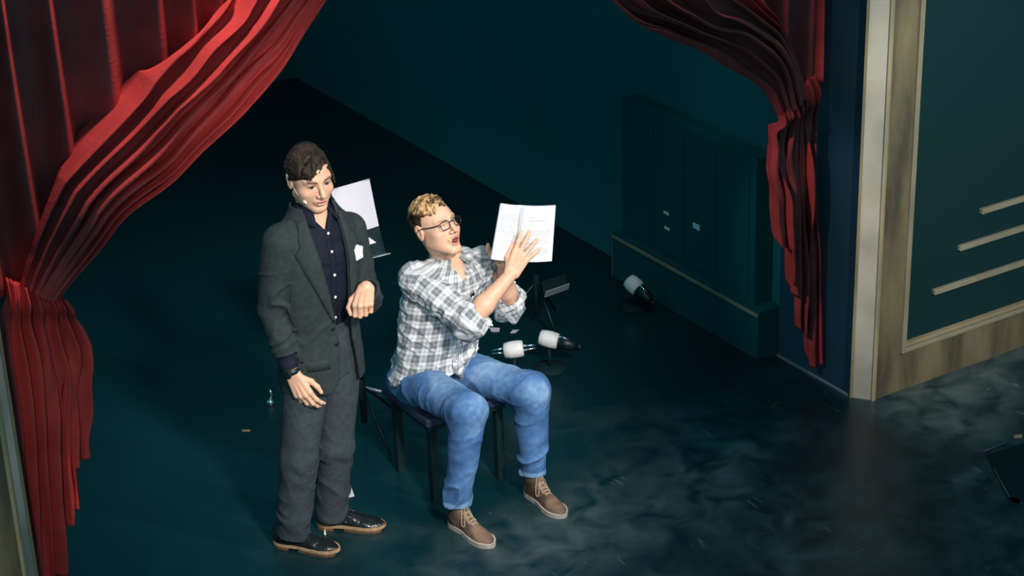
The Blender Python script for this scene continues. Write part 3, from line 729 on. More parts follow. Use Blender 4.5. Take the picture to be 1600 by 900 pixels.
# ------------------------------------------------------------------ the standing man in the suit
def facing(psi): return unit(TOW * math.cos(math.radians(psi)) + RGT * math.sin(math.radians(psi)))
def ang(psi): v = facing(psi); return math.atan2(v[1], v[0])
def hairline_cut(front, top):
    ys = [p[1] for p in front]; zs_ = [p[0] for p in front]
    def f(x, y, z):
        yh = np.interp(z.ravel(), zs_, ys).reshape(z.shape) - 0.9 * np.clip(np.abs(x) - 0.045, 0, 1) * sstep(0.03, 0.06, z)
        return (yh - y) * 0.8
    return Prim(f, (-0.2, -0.2, -0.2), (0.2, 0.2, 0.2))
def skull_z(x, y, lift=0.0):
    return 0.030 + (0.082 + lift) * math.sqrt(max(0.02, 1 - (x / (0.079 + lift)) ** 2 - ((y + 0.013) / (0.093 + lift)) ** 2))
def man_in_suit():
    root = thing('person', (-0.46, 0.22, 0.0), 'man standing in charcoal suit and dark open-collared shirt with white pocket square', 'person')
    rng = np.random.RandomState(3)
    hf = unit(facing(31) - UPZ * 0.10); fr = frame_from(hf, tilt=math.radians(2))
    eye = np.array((-0.4374, 0.1068, 1.6604)); o = eye - hf * 0.09 * HS
    neck = np.array((-0.432, 0.205, 1.505)); pel = np.array((-0.44, 0.21, 0.92))
    rs, ls = np.array((-0.5994, 0.1760, 1.4466)), np.array((-0.2549, 0.2474, 1.3889))
    def U(z): return z + 0.045 * min(1.0, max(0.0, (z - 1.05) / 0.25))
    re, rw = np.array((-0.6434, 0.2145, 1.1310)), np.array((-0.6183, 0.1290, 0.8764))
    le, lw = np.array((-0.1986, 0.2483, 1.0395)), np.array((-0.2853, 0.0670, 1.1918))
    rh, lh = np.array((-0.5120, 0.1814, 0.9236)), np.array((-0.3559, 0.2269, 0.8689))
    rk, ra = np.array((-0.5945, 0.1847, 0.4543)), np.array((-0.6354, 0.2272, 0.0842))
    lk, la = np.array((-0.3981, 0.2292, 0.4260)), np.array((-0.4222, 0.2789, 0.0641))
    # hands
    rd = np.array((-0.5883, 0.0639, 0.7535)) - rw
    H = hand(rw + unit(rd) * 0.012, rd, TOW * 0.9 + UPZ * 0.25 - RGT * 0.35, RGT, [(6, 18, 25, 18), (2, 22, 28, 20), (-3, 26, 30, 20), (-8, 30, 32, 22)],
             [(0.75, 0.62, -0.25), (0.92, 0.30, -0.2), (0.98, 0.05, -0.2)], 1.0)
    ld = TOW * 0.86 - UPZ * 0.42 - RGT * 0.12
    H += hand(lw, ld, UPZ * 0.9 + TOW * 0.4, -RGT, [(3, 62, 92, 60), (1, 66, 95, 60), (-2, 68, 95, 60), (-5, 70, 92, 60)],
              [(0.75, 0.65, -0.2), (0.85, 0.25, -0.45), (0.75, -0.35, -0.55)], 1.02)
    hb = from_local((0, -0.036, -0.045), o, fr)
    P = [(head_prim(o, fr, mouth=0.12, jaw=1.12), 0.0), (cap(hb, neck + TOW * 0.005, 0.054, 0.059), 0.012), (cap(neck, neck - UPZ * 0.07, 0.058, 0.062), 0.02),
         (cap((neck + rs) / 2 - UPZ * 0.04, rs - UPZ * 0.03, 0.03, 0.035), 0.02), (cap((neck + ls) / 2 - UPZ * 0.04, ls - UPZ * 0.03, 0.03, 0.035), 0.02), (cap(neck - UPZ * 0.1, pel, 0.09, 0.09), 0.04),
         (cap(rs - UPZ * 0.03, re, 0.036, 0.036), 0.02), (cap(re, rw, 0.038, 0.027), 0.015), (cap(ls - UPZ * 0.03, le, 0.036, 0.036), 0.02), (cap(le, lw, 0.038, 0.028), 0.015),
         (cap(pel, rh, 0.09, 0.08), 0.03), (cap(pel, lh, 0.09, 0.08), 0.03), (cap(rh, rk, 0.07, 0.05), 0.02), (cap(lh, lk, 0.07, 0.05), 0.02),
         (cap(rk, ra, 0.05, 0.032), 0.02), (cap(lk, la, 0.05, 0.032), 0.02)] + [(h, 0.006) for h in H]
    fine = [(1.46, 1.85), (rw[2] - 0.22, rw[2] + 0.05), (lw[2] - 0.15, lw[2] + 0.07)]
    body_mesh('body', P, (-0.78, -0.12, 0), (-0.05, 0.40, 1.85), zsteps(0.02, 1.86, fine), o, fr, (0.75, 0.42, 0.285), root,
              mouth=0.12, brow=(0.075, 0.04, 0.025), eye=(0.03, 0.02, 0.015), closed=0.15, stubble=0.12)
    # hair: short sides, long top swept from a part on his left
    front = [(-0.2, -0.3), (-0.075, -0.075), (-0.045, -0.050), (-0.03, -0.030), (-0.022, 0.010), (0.00, 0.028), (0.03, 0.054), (0.055, 0.070), (0.085, 0.080), (0.10, 0.2), (0.2, 0.3)]
    locks = []
    for i in range(70):
        y0 = 0.056 - 0.135 * (i / 69) + rng.uniform(-0.004, 0.004); x0 = -0.040 + rng.uniform(-0.006, 0.006); ft = sstep(0.0, 0.052, np.array([y0]))[0]
        x1 = (0.079 - 0.010 * ft) * math.sqrt(1 - ((y0 + 0.013) / 0.096) ** 2) * rng.uniform(0.94, 1.0); pts = []
        for t_ in np.linspace(0, 1, 8):
            x = x0 + (x1 - x0) * t_; y = y0 + ft * 0.026 * math.sin(t_ * 2.2) - (1 - ft) * 0.012 * t_ + 0.004 * math.sin(5 * t_ + i)
            y = min(y, 0.089); lift = 0.004 + 0.006 * math.sin(math.pi * min(1, t_ * 1.1 + 0.12)) + rng.uniform(-0.002, 0.003)
            pts.append((x, y, skull_z(x, y) + lift - 0.012 * t_ ** 3))
        locks.append((np.array(pts), 0.0058, 0.0030))
    for k_, (ex, ez, ey) in enumerate([(0.038, 0.036, 0.097), (0.030, 0.046, 0.100), (0.046, 0.044, 0.092), (0.054, 0.052, 0.083), (0.020, 0.060, 0.099)]):
        a = np.array([-0.030 + 0.008 * k_, 0.052, 0.102]); b = np.array([ex, ey, ez])
        locks.append((spline([a, (a + b) / 2 + np.array([0.012, 0.014, 0.018]), b + np.array([0.006, 0.006, 0.020]), b], 9), 0.009, 0.0028))
    for i in range(16):
        a = np.array([0.050, 0.056 - 0.075 * i / 15, 0.0]); a[2] = skull_z(a[0], a[1]) + 0.003
        b = np.array([0.0735, 0.062 - 0.080 * i / 15, 0.030 - 0.002 * i]); b[0] = min(0.0785, 0.080 * math.sqrt(max(0.05, 1 - ((b[1] + 0.013) / 0.105) ** 2)) )
        locks.append((spline([a, (a + b) / 2 + np.array([0.011, 0.002, 0.006]), b], 7), 0.0062, 0.0035))
    for i in range(26):
        y0 = 0.07 - 0.16 * i / 25; pts = []
        for t_ in np.linspace(0, 1, 6):
            x = -0.045 - 0.036 * t_ ** 0.7; z = skull_z(-0.045, min(y0, 0.06)) + 0.002 - 0.075 * t_ ** 1.3
            pts.append((x, y0 * 0.92 - 0.012 * t_, z))
        locks.append((np.array(pts), 0.0055, 0.0035))
    hair_mesh('hair', o, fr, locks, [(ell((0, -0.016, 0.031), (0.0795, 0.0930, 0.0835)), 0)], [(hairline_cut(front, 0.09), 0.004)], (0.034, 0.021, 0.014), root, seed=2, k=0.005)
    # trousers
    def trou_disp(V, N):
        m = 0.18 + 0.0 * V[:, 0]
        for knee in (rk, lk):
            t, dd, L_ = seg_t(V, knee + UPZ * 0.5, knee - UPZ * 0.5); nr = dd < 0.12
            m += nr * (0.8 * np.exp(-((V[:, 2] - knee[2] + 0.06) / 0.10) ** 2) + 1.0 * np.exp(-((V[:, 2] - 0.15) / 0.09) ** 2))
        c = crease(V, UPZ + 0.8 * RGT + 0.2 * TOW, 11, 4.0, 3)
        return 0.0085 * m * (c - 0.3) + 0.007 * noise(V * np.array([1, 1, 0.3]), 13, 3)
    hemd = UPZ * 0.0
    Pt = [(loft([(0.80, -0.445, 0.215, 0.155, 0.115, ang(50)), (0.92, -0.44, 0.212, 0.168, 0.122, ang(48)), (1.04, -0.44, 0.21, 0.155, 0.112, ang(46))]), 0.0),
          (cap(rh, rk, 0.098, 0.080), 0.02), (cap(rk, ra - UPZ * 0.02, 0.080, 0.069, flat1=True), 0.02),
          (cap(lh, lk, 0.098, 0.080), 0.010), (cap(lk, la - UPZ * 0.01, 0.080, 0.069, flat1=True), 0.02)]
    Ct = [(cap(ra + UPZ * 0.03, ra - UPZ * 0.1, 0.058), 0.0), (cap(la + UPZ * 0.03, la - UPZ * 0.1, 0.058), 0.0)]
    _, V, Q = garment('trousers', Pt, Ct, (-0.80, 0.0, 0.03), (-0.2, 0.42, 1.06), 0.004, MT['suit_trouser'], root, trou_disp)
    # shirt
    ca = ang(40); cf = facing(40); crt = np.cross(cf, UPZ); cc = np.array((-0.437, 0.205, 0))
    SS = [(0.94, -0.44, 0.21, 0.135, 0.092, ang(46)), (1.04, -0.44, 0.21, 0.145, 0.100, ang(44)), (1.18, -0.437, 0.208, 0.170, 0.116, ca), (1.30, -0.435, 0.206, 0.176, 0.116, ca),
          (1.38, -0.435, 0.204, 0.150, 0.098, ca), (1.44, -0.433, 0.203, 0.100, 0.082, ca), (1.49, -0.432, 0.203, 0.074, 0.072, ca)]
    SS = [(U(q[0]),) + q[1:] for q in SS]; nd = unit(hb - neck)
    Ps = [(loft(SS), 0.0), (cap(rs, re, 0.05, 0.045), 0.02), (cap(re, re + (rw - re) * 0.93, 0.044, 0.038, flat1=True), 0.01), (cap(ls, le, 0.05, 0.045), 0.02),
          (cap(le, le + (lw - le) * 0.85, 0.044, 0.037, flat1=True), 0.01), (cap(neck - UPZ * 0.05, neck + nd * 0.066, 0.080, 0.070, flat1=True), 0.02)]
    vee = lambda X, Y, Z: np.maximum(np.abs((X - cc[0]) * crt[0] + (Y - cc[1]) * crt[1] + 0.002) - 0.62 * np.clip(Z - 1.455, 0, 1), 0.02 - ((X - cc[0]) * cf[0] + (Y - cc[1]) * cf[1]))
    Cs = [(cap(neck - UPZ * 0.03, neck + nd * 0.12, 0.060, 0.060), 0.0), (Prim(vee, (-0.7, -0.1, 1.42), (-0.2, 0.4, 1.64)), 0.004)]
    sh, V, Q = garment('shirt', Ps, Cs, (-0.76, 0.0, 0.84), (-0.08, 0.40, 1.64), 0.004, MT['navy_shirt'], root, lambda V, N: 0.004 * noise(V, 16, 5) + 0.004 * crease(V, UPZ, 14, 4, 4))
    bs = bvh_of(V, Q)
    def chest(lx, z, fwd_=0.3): return cc + crt * lx + UPZ * U(z) + cf * fwd_
    rows = [[chest(x, z) for x in (0.010, -0.005, -0.020)] for z in np.linspace(1.40, 1.03, 20)]
    patch('placket', rows, bs, -cf, 0.002, 0.003, MT['navy_shirt'], sh)
    for z in (1.405, 1.33, 1.24, 1.155, 1.075):
        h = bs.ray_cast(Vector(chest(-0.005, z)), Vector(-cf)); disc('button', np.array(h[0]) + cf * 0.005, cf, 0.0062, 0.0022, MT['white_plastic'], sh)
    # collar leaves
    for sg in (1, -1):
        rows = []
        for t_ in np.linspace(0, 1, 7):
            top = neck + nd * (0.045 + 0.015 * t_) + cf * (0.056 - 0.03 * t_ ** 2 * 2) + crt * sg * (0.030 + 0.046 * t_)
            low = neck + nd * -0.012 + cf * (0.086 - 0.055 * t_ ** 1.5) + crt * sg * (0.052 + 0.035 * t_)
            rows.append([top * (1 - q) + low * q + cf * 0.010 * q for q in np.linspace(0, 1, 4)])
        G = np.array(rows).reshape(-1, 3); idx = np.arange(28).reshape(7, 4)
        Fc = np.array([[idx[i, j], idx[i, j + 1], idx[i + 1, j + 1], idx[i + 1, j]] for i in range(6) for j in range(3)])
        co = mesh_obj('collar', G, Fc, MT['navy_shirt'], sh); md = co.modifiers.new('t', 'SOLIDIFY'); md.thickness = 0.005; md.offset = 0
    # jacket
    JS = [(0.765, -0.443, 0.213, 0.202, 0.150, ang(45)), (0.88, -0.443, 0.212, 0.198, 0.148, ang(44)), (1.03, -0.44, 0.21, 0.180, 0.132, ang(42)), (1.18, -0.437, 0.208, 0.196, 0.138, ca),
          (1.30, -0.435, 0.206, 0.205, 0.138, ca), (1.385, -0.434, 0.205, 0.185, 0.118, ca), (1.45, -0.433, 0.205, 0.125, 0.098, ca), (1.515, -0.433, 0.207, 0.088, 0.086, ca)]
    JS = [(U(q[0]),) + q[1:] for q in JS]
    IN = [(z, x, y, a - 0.016, b - 0.016, g) for z, x, y, a, b, g in JS]; IN[0] = (0.70,) + IN[0][1:]; IN[-1] = (1.59,) + IN[-1][1:]; IN[-3] = IN[-3][:3] + (0.150, 0.098, ca)
    rce, lce = re + (rw - re) * 0.70, le + (lw - le) * 0.78
    Pj = [(loft(JS), 0.0), (cap(neck - UPZ * 0.035 - crt * -0.07, rs - UPZ * 0.012, 0.055, 0.066), 0.03), (cap(neck - UPZ * 0.035 - crt * 0.07, ls - UPZ * 0.012, 0.055, 0.066), 0.03)]
    arms = [(cap(rs - UPZ * 0.01, re, 0.074, 0.064), 0.016), (cap(re, rce, 0.064, 0.055, flat1=True), 0.012), (cap(ls - UPZ * 0.01, le, 0.074, 0.064), 0.016), (cap(le, lce, 0.064, 0.053, flat1=True), 0.012)]
    zR, xR = [0.74, 0.80, 0.86, 0.95, 1.03, 1.15, 1.28, 1.40, 1.46], [0.075, 0.035, 0.010, -0.003, 0.0, 0.028, 0.056, 0.070, 0.072]
    zL, xL = [0.74, 0.90, 1.03, 1.15, 1.28, 1.40, 1.46], [-0.100, -0.085, -0.072, -0.070, -0.072, -0.070, -0.070]
    def opening(X, Y, Z):
        lx = (X - cc[0]) * crt[0] + (Y - cc[1]) * crt[1]; ly = (X - cc[0]) * cf[0] + (Y - cc[1]) * cf[1]
        r_ = np.interp(Z.ravel(), [U(q) for q in zR], xR).reshape(Z.shape); l_ = np.interp(Z.ravel(), [U(q) for q in zL], xL).reshape(Z.shape)
        return np.maximum(np.maximum(lx - r_, l_ - lx), 0.0 - ly)
    F = Field((-0.80, -0.05, 0.74), (-0.05, 0.42, 1.62), 0.004)
    for p, k in Pj: F.add(p, k)
    F.cut(loft(IN), 0.0); F.cut(Prim(opening, (-0.75, -0.1, 0.7), (-0.2, 0.4, 1.65)), 0.0)
    for p, k in arms: F.add(p, k)
    F.cut(cap(re + (rw - re) * 0.35, rw, 0.045, 0.044), 0); F.cut(cap(le + (lw - le) * 0.4, lw, 0.045, 0.044), 0)
    V, Q = F.mesh(); V = relax(V, Q, 2, 0.45); N = vnormals(V, Q)
    d = 0.004 * noise(V, 9, 2)
    for s_, e_, w_ in ((rs, re, rce), (ls, le, lce)):
        t1, d1, L1 = seg_t(V, s_, e_); t2, d2, L2 = seg_t(V, e_, w_)
        m = ((d1 < 0.09) & (t1 > 0.1)) | (d2 < 0.08)
        m = m * sstep(0.12, 0.5, t1) * (0.25 + 0.9 * np.exp(-((t1 - 1.0) / 0.40) ** 2)); d = d + m * 0.013 * (crease(V, unit(e_ - s_) + 0.5 * cf, 17, 5, 6) - 0.3)
    lat = (V - cc) @ crt; fz = V[:, 2]
    d = d + 0.006 * np.exp(-((fz - 1.02) / 0.12) ** 2) * (crease(V, UPZ + 0.5 * crt * np.sign(0.5), 12, 4, 9) - 0.3)
    V = V + N * d[:, None]
    jk = mesh_obj('jacket', V, Q, MT['suit'], root); bj = bvh_of(V, Q)
    def edge(z, side): return float(np.interp(z, zR, xR) if side > 0 else np.interp(z, zL, xL))
    for side in (1, -1):
        rows = []
        for z in np.linspace(1.475, 1.075 if side > 0 else 1.06, 30):
            e = edge(z, side); wmax = np.interp(z, [1.05, 1.16, 1.26, 1.345, 1.35, 1.375, 1.40, 1.455], [0.006, 0.040, 0.066, 0.085, 0.085, 0.058, 0.056, 0.035])
            rows.append([chest(e + side * (wmax * q + 0.003), z) for q in np.linspace(0, 1, 6)])
        patch('lapel', rows, bj, -cf, 0.006, 0.005, MT['suit'], jk, bulge=0.005)
    for z, e in ((1.045, 0.022), (0.975, 0.018)):
        h = bj.ray_cast(Vector(chest(edge(z, 1) + e, z)), Vector(-cf))
        if h[0] is not None: disc('button', np.array(h[0]) + cf * 0.004, cf, 0.0085, 0.0025, MT['black_gloss'], jk)
    rows = [[chest(x, 1.268 + 0.09 * (x + 0.10)) + UPZ * dz for x in np.linspace(-0.148, -0.098, 6)] for dz in (0.0, -0.010, -0.020)]
    patch('breast_pocket', rows, bj, -cf, 0.003, 0.003, MT['suit'], jk)
    for lx in (0.115,):
        rows = [[chest(x, 0.925) + UPZ * dz for x in np.linspace(lx - 0.055, lx + 0.05, 8)] for dz in (0.0, -0.02, -0.045)]
        patch('pocket_flap', rows, bj, -cf, 0.004, 0.004, MT['suit'], jk)
    # pocket square: folded white cloth puffing out of the pocket
    h = bj.ray_cast(Vector(chest(-0.122, 1.285)), Vector(-cf)); c0 = np.array(h[0]); Fq = Field(c0 - 0.06, c0 + 0.07, 0.0025)
    for a, b, r in (((-0.018, -0.012), (-0.012, 0.020), 0.011), ((0.0, -0.014), (0.004, 0.032), 0.012), ((0.017, -0.012), (0.022, 0.024), 0.010), ((-0.022, -0.012), (0.022, -0.014), 0.008)):
        Fq.add(cap(c0 - crt * a[0] + UPZ * a[1] + cf * 0.006, c0 - crt * b[0] + UPZ * b[1] + cf * 0.010, r * 1.25, r * 0.95, sq=(cf, 0.7)), 0.005)
    Vq, Qq = Fq.mesh(); mesh_obj('pocket_square', relax(Vq, Qq, 1), Qq, MT['paper'], root, label='white folded pocket square')
    # wristwatch
    wa = unit(rw - re); wc = rw - wa * 0.004
    Vw, Fw = [], []
    lathe('watch_strap', [(0.0315, -0.011), (0.034, -0.009), (0.034, 0.009), (0.0315, 0.011)], MT['black_gloss'], root, wc, wa, 30)
    wn = unit(TOW * 0.8 + UPZ * 0.3 - RGT * 0.45); wn = unit(wn - wa * (wn @ wa))
    wt = lathe('watch', [(0.017, 0), (0.020, 0.002), (0.020, 0.008), (0.0175, 0.0105)], MT['black_matt'], root, wc + wn * 0.029, wn, 28)
    lathe('watch_glass', [(0.015, 0), (0.0155, 0.0012), (0.013, 0.0018)], MT['black_gloss'], wt, wc + wn * 0.0395, wn, 28)
    # head-worn microphone: boom from the ear along the cheek
    bp_ = head_from([(0.080, -0.010, 0.020), (0.079, 0.012, -0.008), (0.070, 0.045, -0.045), (0.058, 0.066, -0.062)], o, fr)
    mb = tube('headset_microphone', spline(bp_, 16), 0.0011, MT['flesh_plastic'], root, 8)
    c = bp_[-1]; Fm = Field(c - 0.015, c + 0.015, 0.0012); Fm.add(cap(c, c + unit(bp_[-1] - bp_[-2]) * 0.008, 0.0065, 0.0055)); Vm, Qm = Fm.mesh()
    mesh_obj('microphone_capsule', Vm, Qm, MT['flesh_plastic'], mb)
    # shoes
    shoe(root, (-0.6949, 0.2956, 0.0000), (-0.5051, 0.0749, 0.0000), MT['leather_black'], MT['sole_tan'], MT['sole_dark'], MT['leather_black'], 0.300, seed=1)
    shoe(root, (-0.4748, 0.3208, 0.0000), (-0.2384, 0.1287, 0.0000), MT['leather_black'], MT['sole_tan'], MT['sole_dark'], MT['leather_black'], 0.300, seed=2)
    return root
man_in_suit()

# ------------------------------------------------------------------ the seated man in the plaid shirt
def plaid_mat():
    m = mat('plaid_cotton', (0.6, 0.6, 0.62), 0.85, spec=0.2, bump=(240, 0.2)); nt = m.node_tree; b = nt.nodes['Principled BSDF']
    at = nt.nodes.new('ShaderNodeAttribute'); at.attribute_name = 'puv'
    sp = nt.nodes.new('ShaderNodeSeparateXYZ'); nt.links.new(at.outputs['Vector'], sp.inputs[0])
    def math_(op, a, b_=None):
        n = nt.nodes.new('ShaderNodeMath'); n.operation = op
        for i, v in enumerate((a, b_)):
            if v is None: continue
            if isinstance(v, (int, float)): n.inputs[i].default_value = v
            else: nt.links.new(v, n.inputs[i])
        return n.outputs[0]
    def band(x):
        f = math_('FRACT', math_('MULTIPLY', x, 1 / 0.066)); d = math_('ABSOLUTE', math_('SUBTRACT', f, 0.5))
        wide = math_('LESS_THAN', d, 0.235); gap = math_('MULTIPLY', math_('LESS_THAN', d, 0.05), 0.45)
        thin = math_('MULTIPLY', math_('GREATER_THAN', d, 0.462), 0.35)
        return math_('ADD', math_('SUBTRACT', wide, gap), thin)
    s = math_('MULTIPLY', math_('ADD', band(sp.outputs[0]), band(sp.outputs[1])), 0.5)
    r = nt.nodes.new('ShaderNodeValToRGB'); e = r.color_ramp.elements
    e[0].position = 0.0; e[0].color = (0.19, 0.205, 0.23, 1); e[1].position = 1.0; e[1].color = (0.80, 0.79, 0.82, 1)
    k = e.new(0.5); k.color = (0.47, 0.48, 0.51, 1)
    nt.links.new(s, r.inputs[0]); nt.links.new(r.outputs[0], b.inputs['Base Color'])
    return m
def denim_mat():
    m = mat('denim', (0.1, 0.2, 0.4), 0.85, spec=0.15, bump=(300, 0.35)); nt = m.node_tree; b = nt.nodes['Principled BSDF']
    at = nt.nodes.new('ShaderNodeAttribute'); at.attribute_name = 'wear'
    r = nt.nodes.new('ShaderNodeValToRGB'); e = r.color_ramp.elements
    e[0].position = 0.0; e[0].color = (0.025, 0.062, 0.155, 1); e[1].position = 1.0; e[1].color = (0.30, 0.44, 0.62, 1)
    k = e.new(0.45); k.color = (0.075, 0.175, 0.38, 1)
    tc = nt.nodes.new('ShaderNodeTexCoord'); n = nt.nodes.new('ShaderNodeTexNoise'); n.inputs['Scale'].default_value = 38; n.inputs['Detail'].default_value = 6
    nt.links.new(tc.outputs['Object'], n.inputs['Vector'])
    ad = nt.nodes.new('ShaderNodeMath'); ad.operation = 'MULTIPLY_ADD'; ad.inputs[1].default_value = 0.5; nt.links.new(n.outputs['Fac'], ad.inputs[0])
    sb = nt.nodes.new('ShaderNodeMath'); sb.operation = 'SUBTRACT'; sb.inputs[1].default_value = 0.25; nt.links.new(at.outputs['Fac'], sb.inputs[0]); nt.links.new(sb.outputs[0], ad.inputs[2])
    nt.links.new(ad.outputs[0], r.inputs[0]); nt.links.new(r.outputs[0], b.inputs['Base Color'])
    return m
MT['plaid'] = plaid_mat(); MT['denim'] = denim_mat()
MT['boot'] = mat('boot_leather', (0.13, 0.082, 0.056), 0.6, spec=0.3, vary=(14, 0.6), bump=(45, 0.3))
def lens_mat():
    m = bpy.data.materials.new('lens_glass'); m.use_nodes = True; nt = m.node_tree; nt.nodes.clear()
    o = nt.nodes.new('ShaderNodeOutputMaterial'); t = nt.nodes.new('ShaderNodeBsdfTransparent'); g = nt.nodes.new('ShaderNodeBsdfGlossy'); g.inputs['Roughness'].default_value = 0.05
    mx = nt.nodes.new('ShaderNodeMixShader'); mx.inputs[0].default_value = 0.06
    nt.links.new(t.outputs[0], mx.inputs[1]); nt.links.new(g.outputs[0], mx.inputs[2]); nt.links.new(mx.outputs[0], o.inputs[0]); return m
MT['lens'] = lens_mat()
def seated_man():
    root = thing('person', (0.2, 0.3, 0.0), 'seated man in grey plaid shirt, blue jeans and glasses holding up an open book', 'person')
    rng = np.random.RandomState(8)
    ca = ang(38); cf = facing(38); crt = np.cross(cf, UPZ)
    hips = np.array((0.1648, 0.4140, 0.5253)); neck = np.array((0.2565, 0.3231, 1.0853))
    rs, ls = np.array((0.0748, 0.3165, 1.0389)), np.array((0.4271, 0.3364, 1.0208))
    re, rw = np.array((0.1923, 0.0696, 0.9007)), np.array((0.4036, 0.0581, 1.0725))
    le, lw = np.array((0.5403, 0.3144, 0.7872)), np.array((0.4676, 0.2299, 1.0421))
    rh, lh = hips + crt * 0.095, hips - crt * 0.095
    rk = np.array((0.1009, -0.0387, 0.5484)); rhl, rto = np.array((0.0200, 0.0120, 0.0000)), np.array((0.0555, -0.2308, 0.0000)); ra = rhl + unit(rto - rhl) * 0.060 + UPZ * 0.105
    lk = np.array((0.4548, 0.0153, 0.5131)); lhl, lto = np.array((0.4346, 0.0421, 0.0000)), np.array((0.4453, -0.2282, 0.0000)); la = lhl + unit(lto - lhl) * 0.060 + UPZ * 0.105
    hf = unit(facing(46) * math.cos(math.radians(24)) + UPZ * math.sin(math.radians(24))); fr = frame_from(hf, tilt=math.radians(0))
    o = np.array((0.2043, 0.2261, 1.3018)) - hf * 0.09 * HS
    hb = from_local((0, -0.03, -0.05), o, fr)
    # hands
    mid = np.array((0.5141, 0.0553, 1.2351))
    H = hand(rw, mid - rw, TOW * 0.95 + UPZ * 0.15, -RGT, [(7, 4, 8, 8), (0, 6, 8, 8), (-14, 6, 8, 8), (-26, 6, 10, 8)],
             [(0.80, 0.50, -0.45), (0.95, 0.05, -0.35), (0.98, -0.1, -0.2)], 1.0)
    ld = np.array((0.4889, 0.1760, 1.2865)) - lw
    H += hand(lw, ld, -TOW + UPZ * 0.15, -RGT, [(6, 4, 6, 6), (1, 4, 6, 6), (-5, 4, 6, 6), (-10, 4, 6, 6)],
              [(0.55, 0.82, -0.15), (0.80, 0.58, -0.25), (0.96, 0.10, -0.15)], 1.0)
    P = [(head_prim(o, fr, mouth=0.85, jaw=1.05), 0.0), (cap(hb, neck - UPZ * 0.01, 0.053, 0.057), 0.025), (cap(neck, neck - UPZ * 0.08, 0.057, 0.06), 0.02),
         (cap((neck + rs) / 2 - UPZ * 0.05, rs - UPZ * 0.02, 0.03, 0.035), 0.02), (cap((neck + ls) / 2 - UPZ * 0.05, ls - UPZ * 0.02, 0.03, 0.035), 0.02),
         (cap(neck - UPZ * 0.1, hips, 0.09, 0.09), 0.03),
         (cap(rs - UPZ * 0.02, re, 0.040, 0.038), 0.02), (cap(re, re * 0.65 + rw * 0.35, 0.041, 0.043), 0.02), (cap(re * 0.65 + rw * 0.35, rw, 0.043, 0.0265), 0.02),
         (cap(ls - UPZ * 0.02, le, 0.040, 0.038), 0.02), (cap(le, le * 0.65 + lw * 0.35, 0.041, 0.042), 0.02), (cap(le * 0.65 + lw * 0.35, lw, 0.042, 0.0265), 0.02),
         (cap(hips, rh, 0.08, 0.075), 0.03), (cap(hips, lh, 0.08, 0.075), 0.03), (cap(rh, rk, 0.07, 0.05), 0.02), (cap(lh, lk, 0.07, 0.05), 0.02),
         (cap(rk, ra - UPZ * 0.02, 0.05, 0.03), 0.02), (cap(lk, la - UPZ * 0.02, 0.05, 0.03), 0.02)] + [(h, 0.006) for h in H]
    body_mesh('body', P, (-0.02, -0.17, 0), (0.67, 0.55, 1.45), zsteps(0.05, 1.46, [(0.95, 1.46)]), o, fr, (0.77, 0.44, 0.30), root,
              mouth=0.85, brow=(0.38, 0.22, 0.12), closed=0.85, blush=1.2)
    # hair: fair curls on top, short darker sides
    front = [(-0.2, -0.3), (-0.07, -0.078), (-0.045, -0.055), (-0.03, -0.034), (-0.022, 0.010), (0.00, 0.028), (0.03, 0.046), (0.055, 0.060), (0.085, 0.068), (0.10, 0.2), (0.2, 0.3)]
    locks = []
    for i in range(120):
        x = rng.uniform(-0.062, 0.062); y = rng.uniform(-0.10, 0.066); a0 = rng.uniform(-0.9, 0.9) + 0.5; pts = []
        if (x / 0.07) ** 2 + ((y + 0.02) / 0.098) ** 2 > 1: continue
        L_ = rng.uniform(0.028, 0.048)
        for t_ in np.linspace(0, 1, 7):
            yy = float(np.clip(y + L_ * t_ * math.cos(a0 + 0.9 * t_), -0.098, 0.070)); xm = 0.074 * math.sqrt(max(0.01, 1 - ((yy + 0.013) / 0.096) ** 2)); xx = float(np.clip(x + L_ * t_ * math.sin(a0 + 0.9 * t_), -xm, xm))
            pts.append((xx, yy, skull_z(xx, yy) + 0.003 + 0.015 * math.sin(math.pi * t_) * rng.uniform(0.7, 1.1)))
        locks.append((np.array(pts), 0.0068, 0.0035))
    def tone(V, c):
        side = sstep(0.092, 0.068, V[:, 2] + 0.35 * np.clip(V[:, 1], -0.1, 0.1))[:, None]
        return c * (1 - side) + c * np.array([0.12, 0.095, 0.085]) * side
    hair_mesh('hair', o, fr, locks, [(ell((0, -0.015, 0.031), (0.0785, 0.0925, 0.083)), 0)], [(hairline_cut(front, 0.09), 0.004)], (0.54, 0.32, 0.15), root, seed=6, dark=0.10, post=tone, k=0.003)
    # glasses
    def rim(sg):
        a = np.linspace(0, 2 * math.pi, 33); e = 0.62
        x = 0.0220 * np.sign(np.cos(a)) * np.abs(np.cos(a)) ** e; z = 0.0170 * np.sign(np.sin(a)) * np.abs(np.sin(a)) ** e
        return np.stack([sg * 0.034 + x, 0.110 - 3.0 * (np.abs(sg * 0.034 + x)) ** 2, z - 0.003], 1)
    gl = tubes('glasses', [(head_from(rim(1), o, fr), 0.0019), (head_from(rim(-1), o, fr), 0.0019),
                           (head_from(spline([(0.010, 0.109, 0.004), (0, 0.113, 0.006), (-0.010, 0.109, 0.004)], 9), o, fr), 0.0022)], MT['frame_dark'], root)
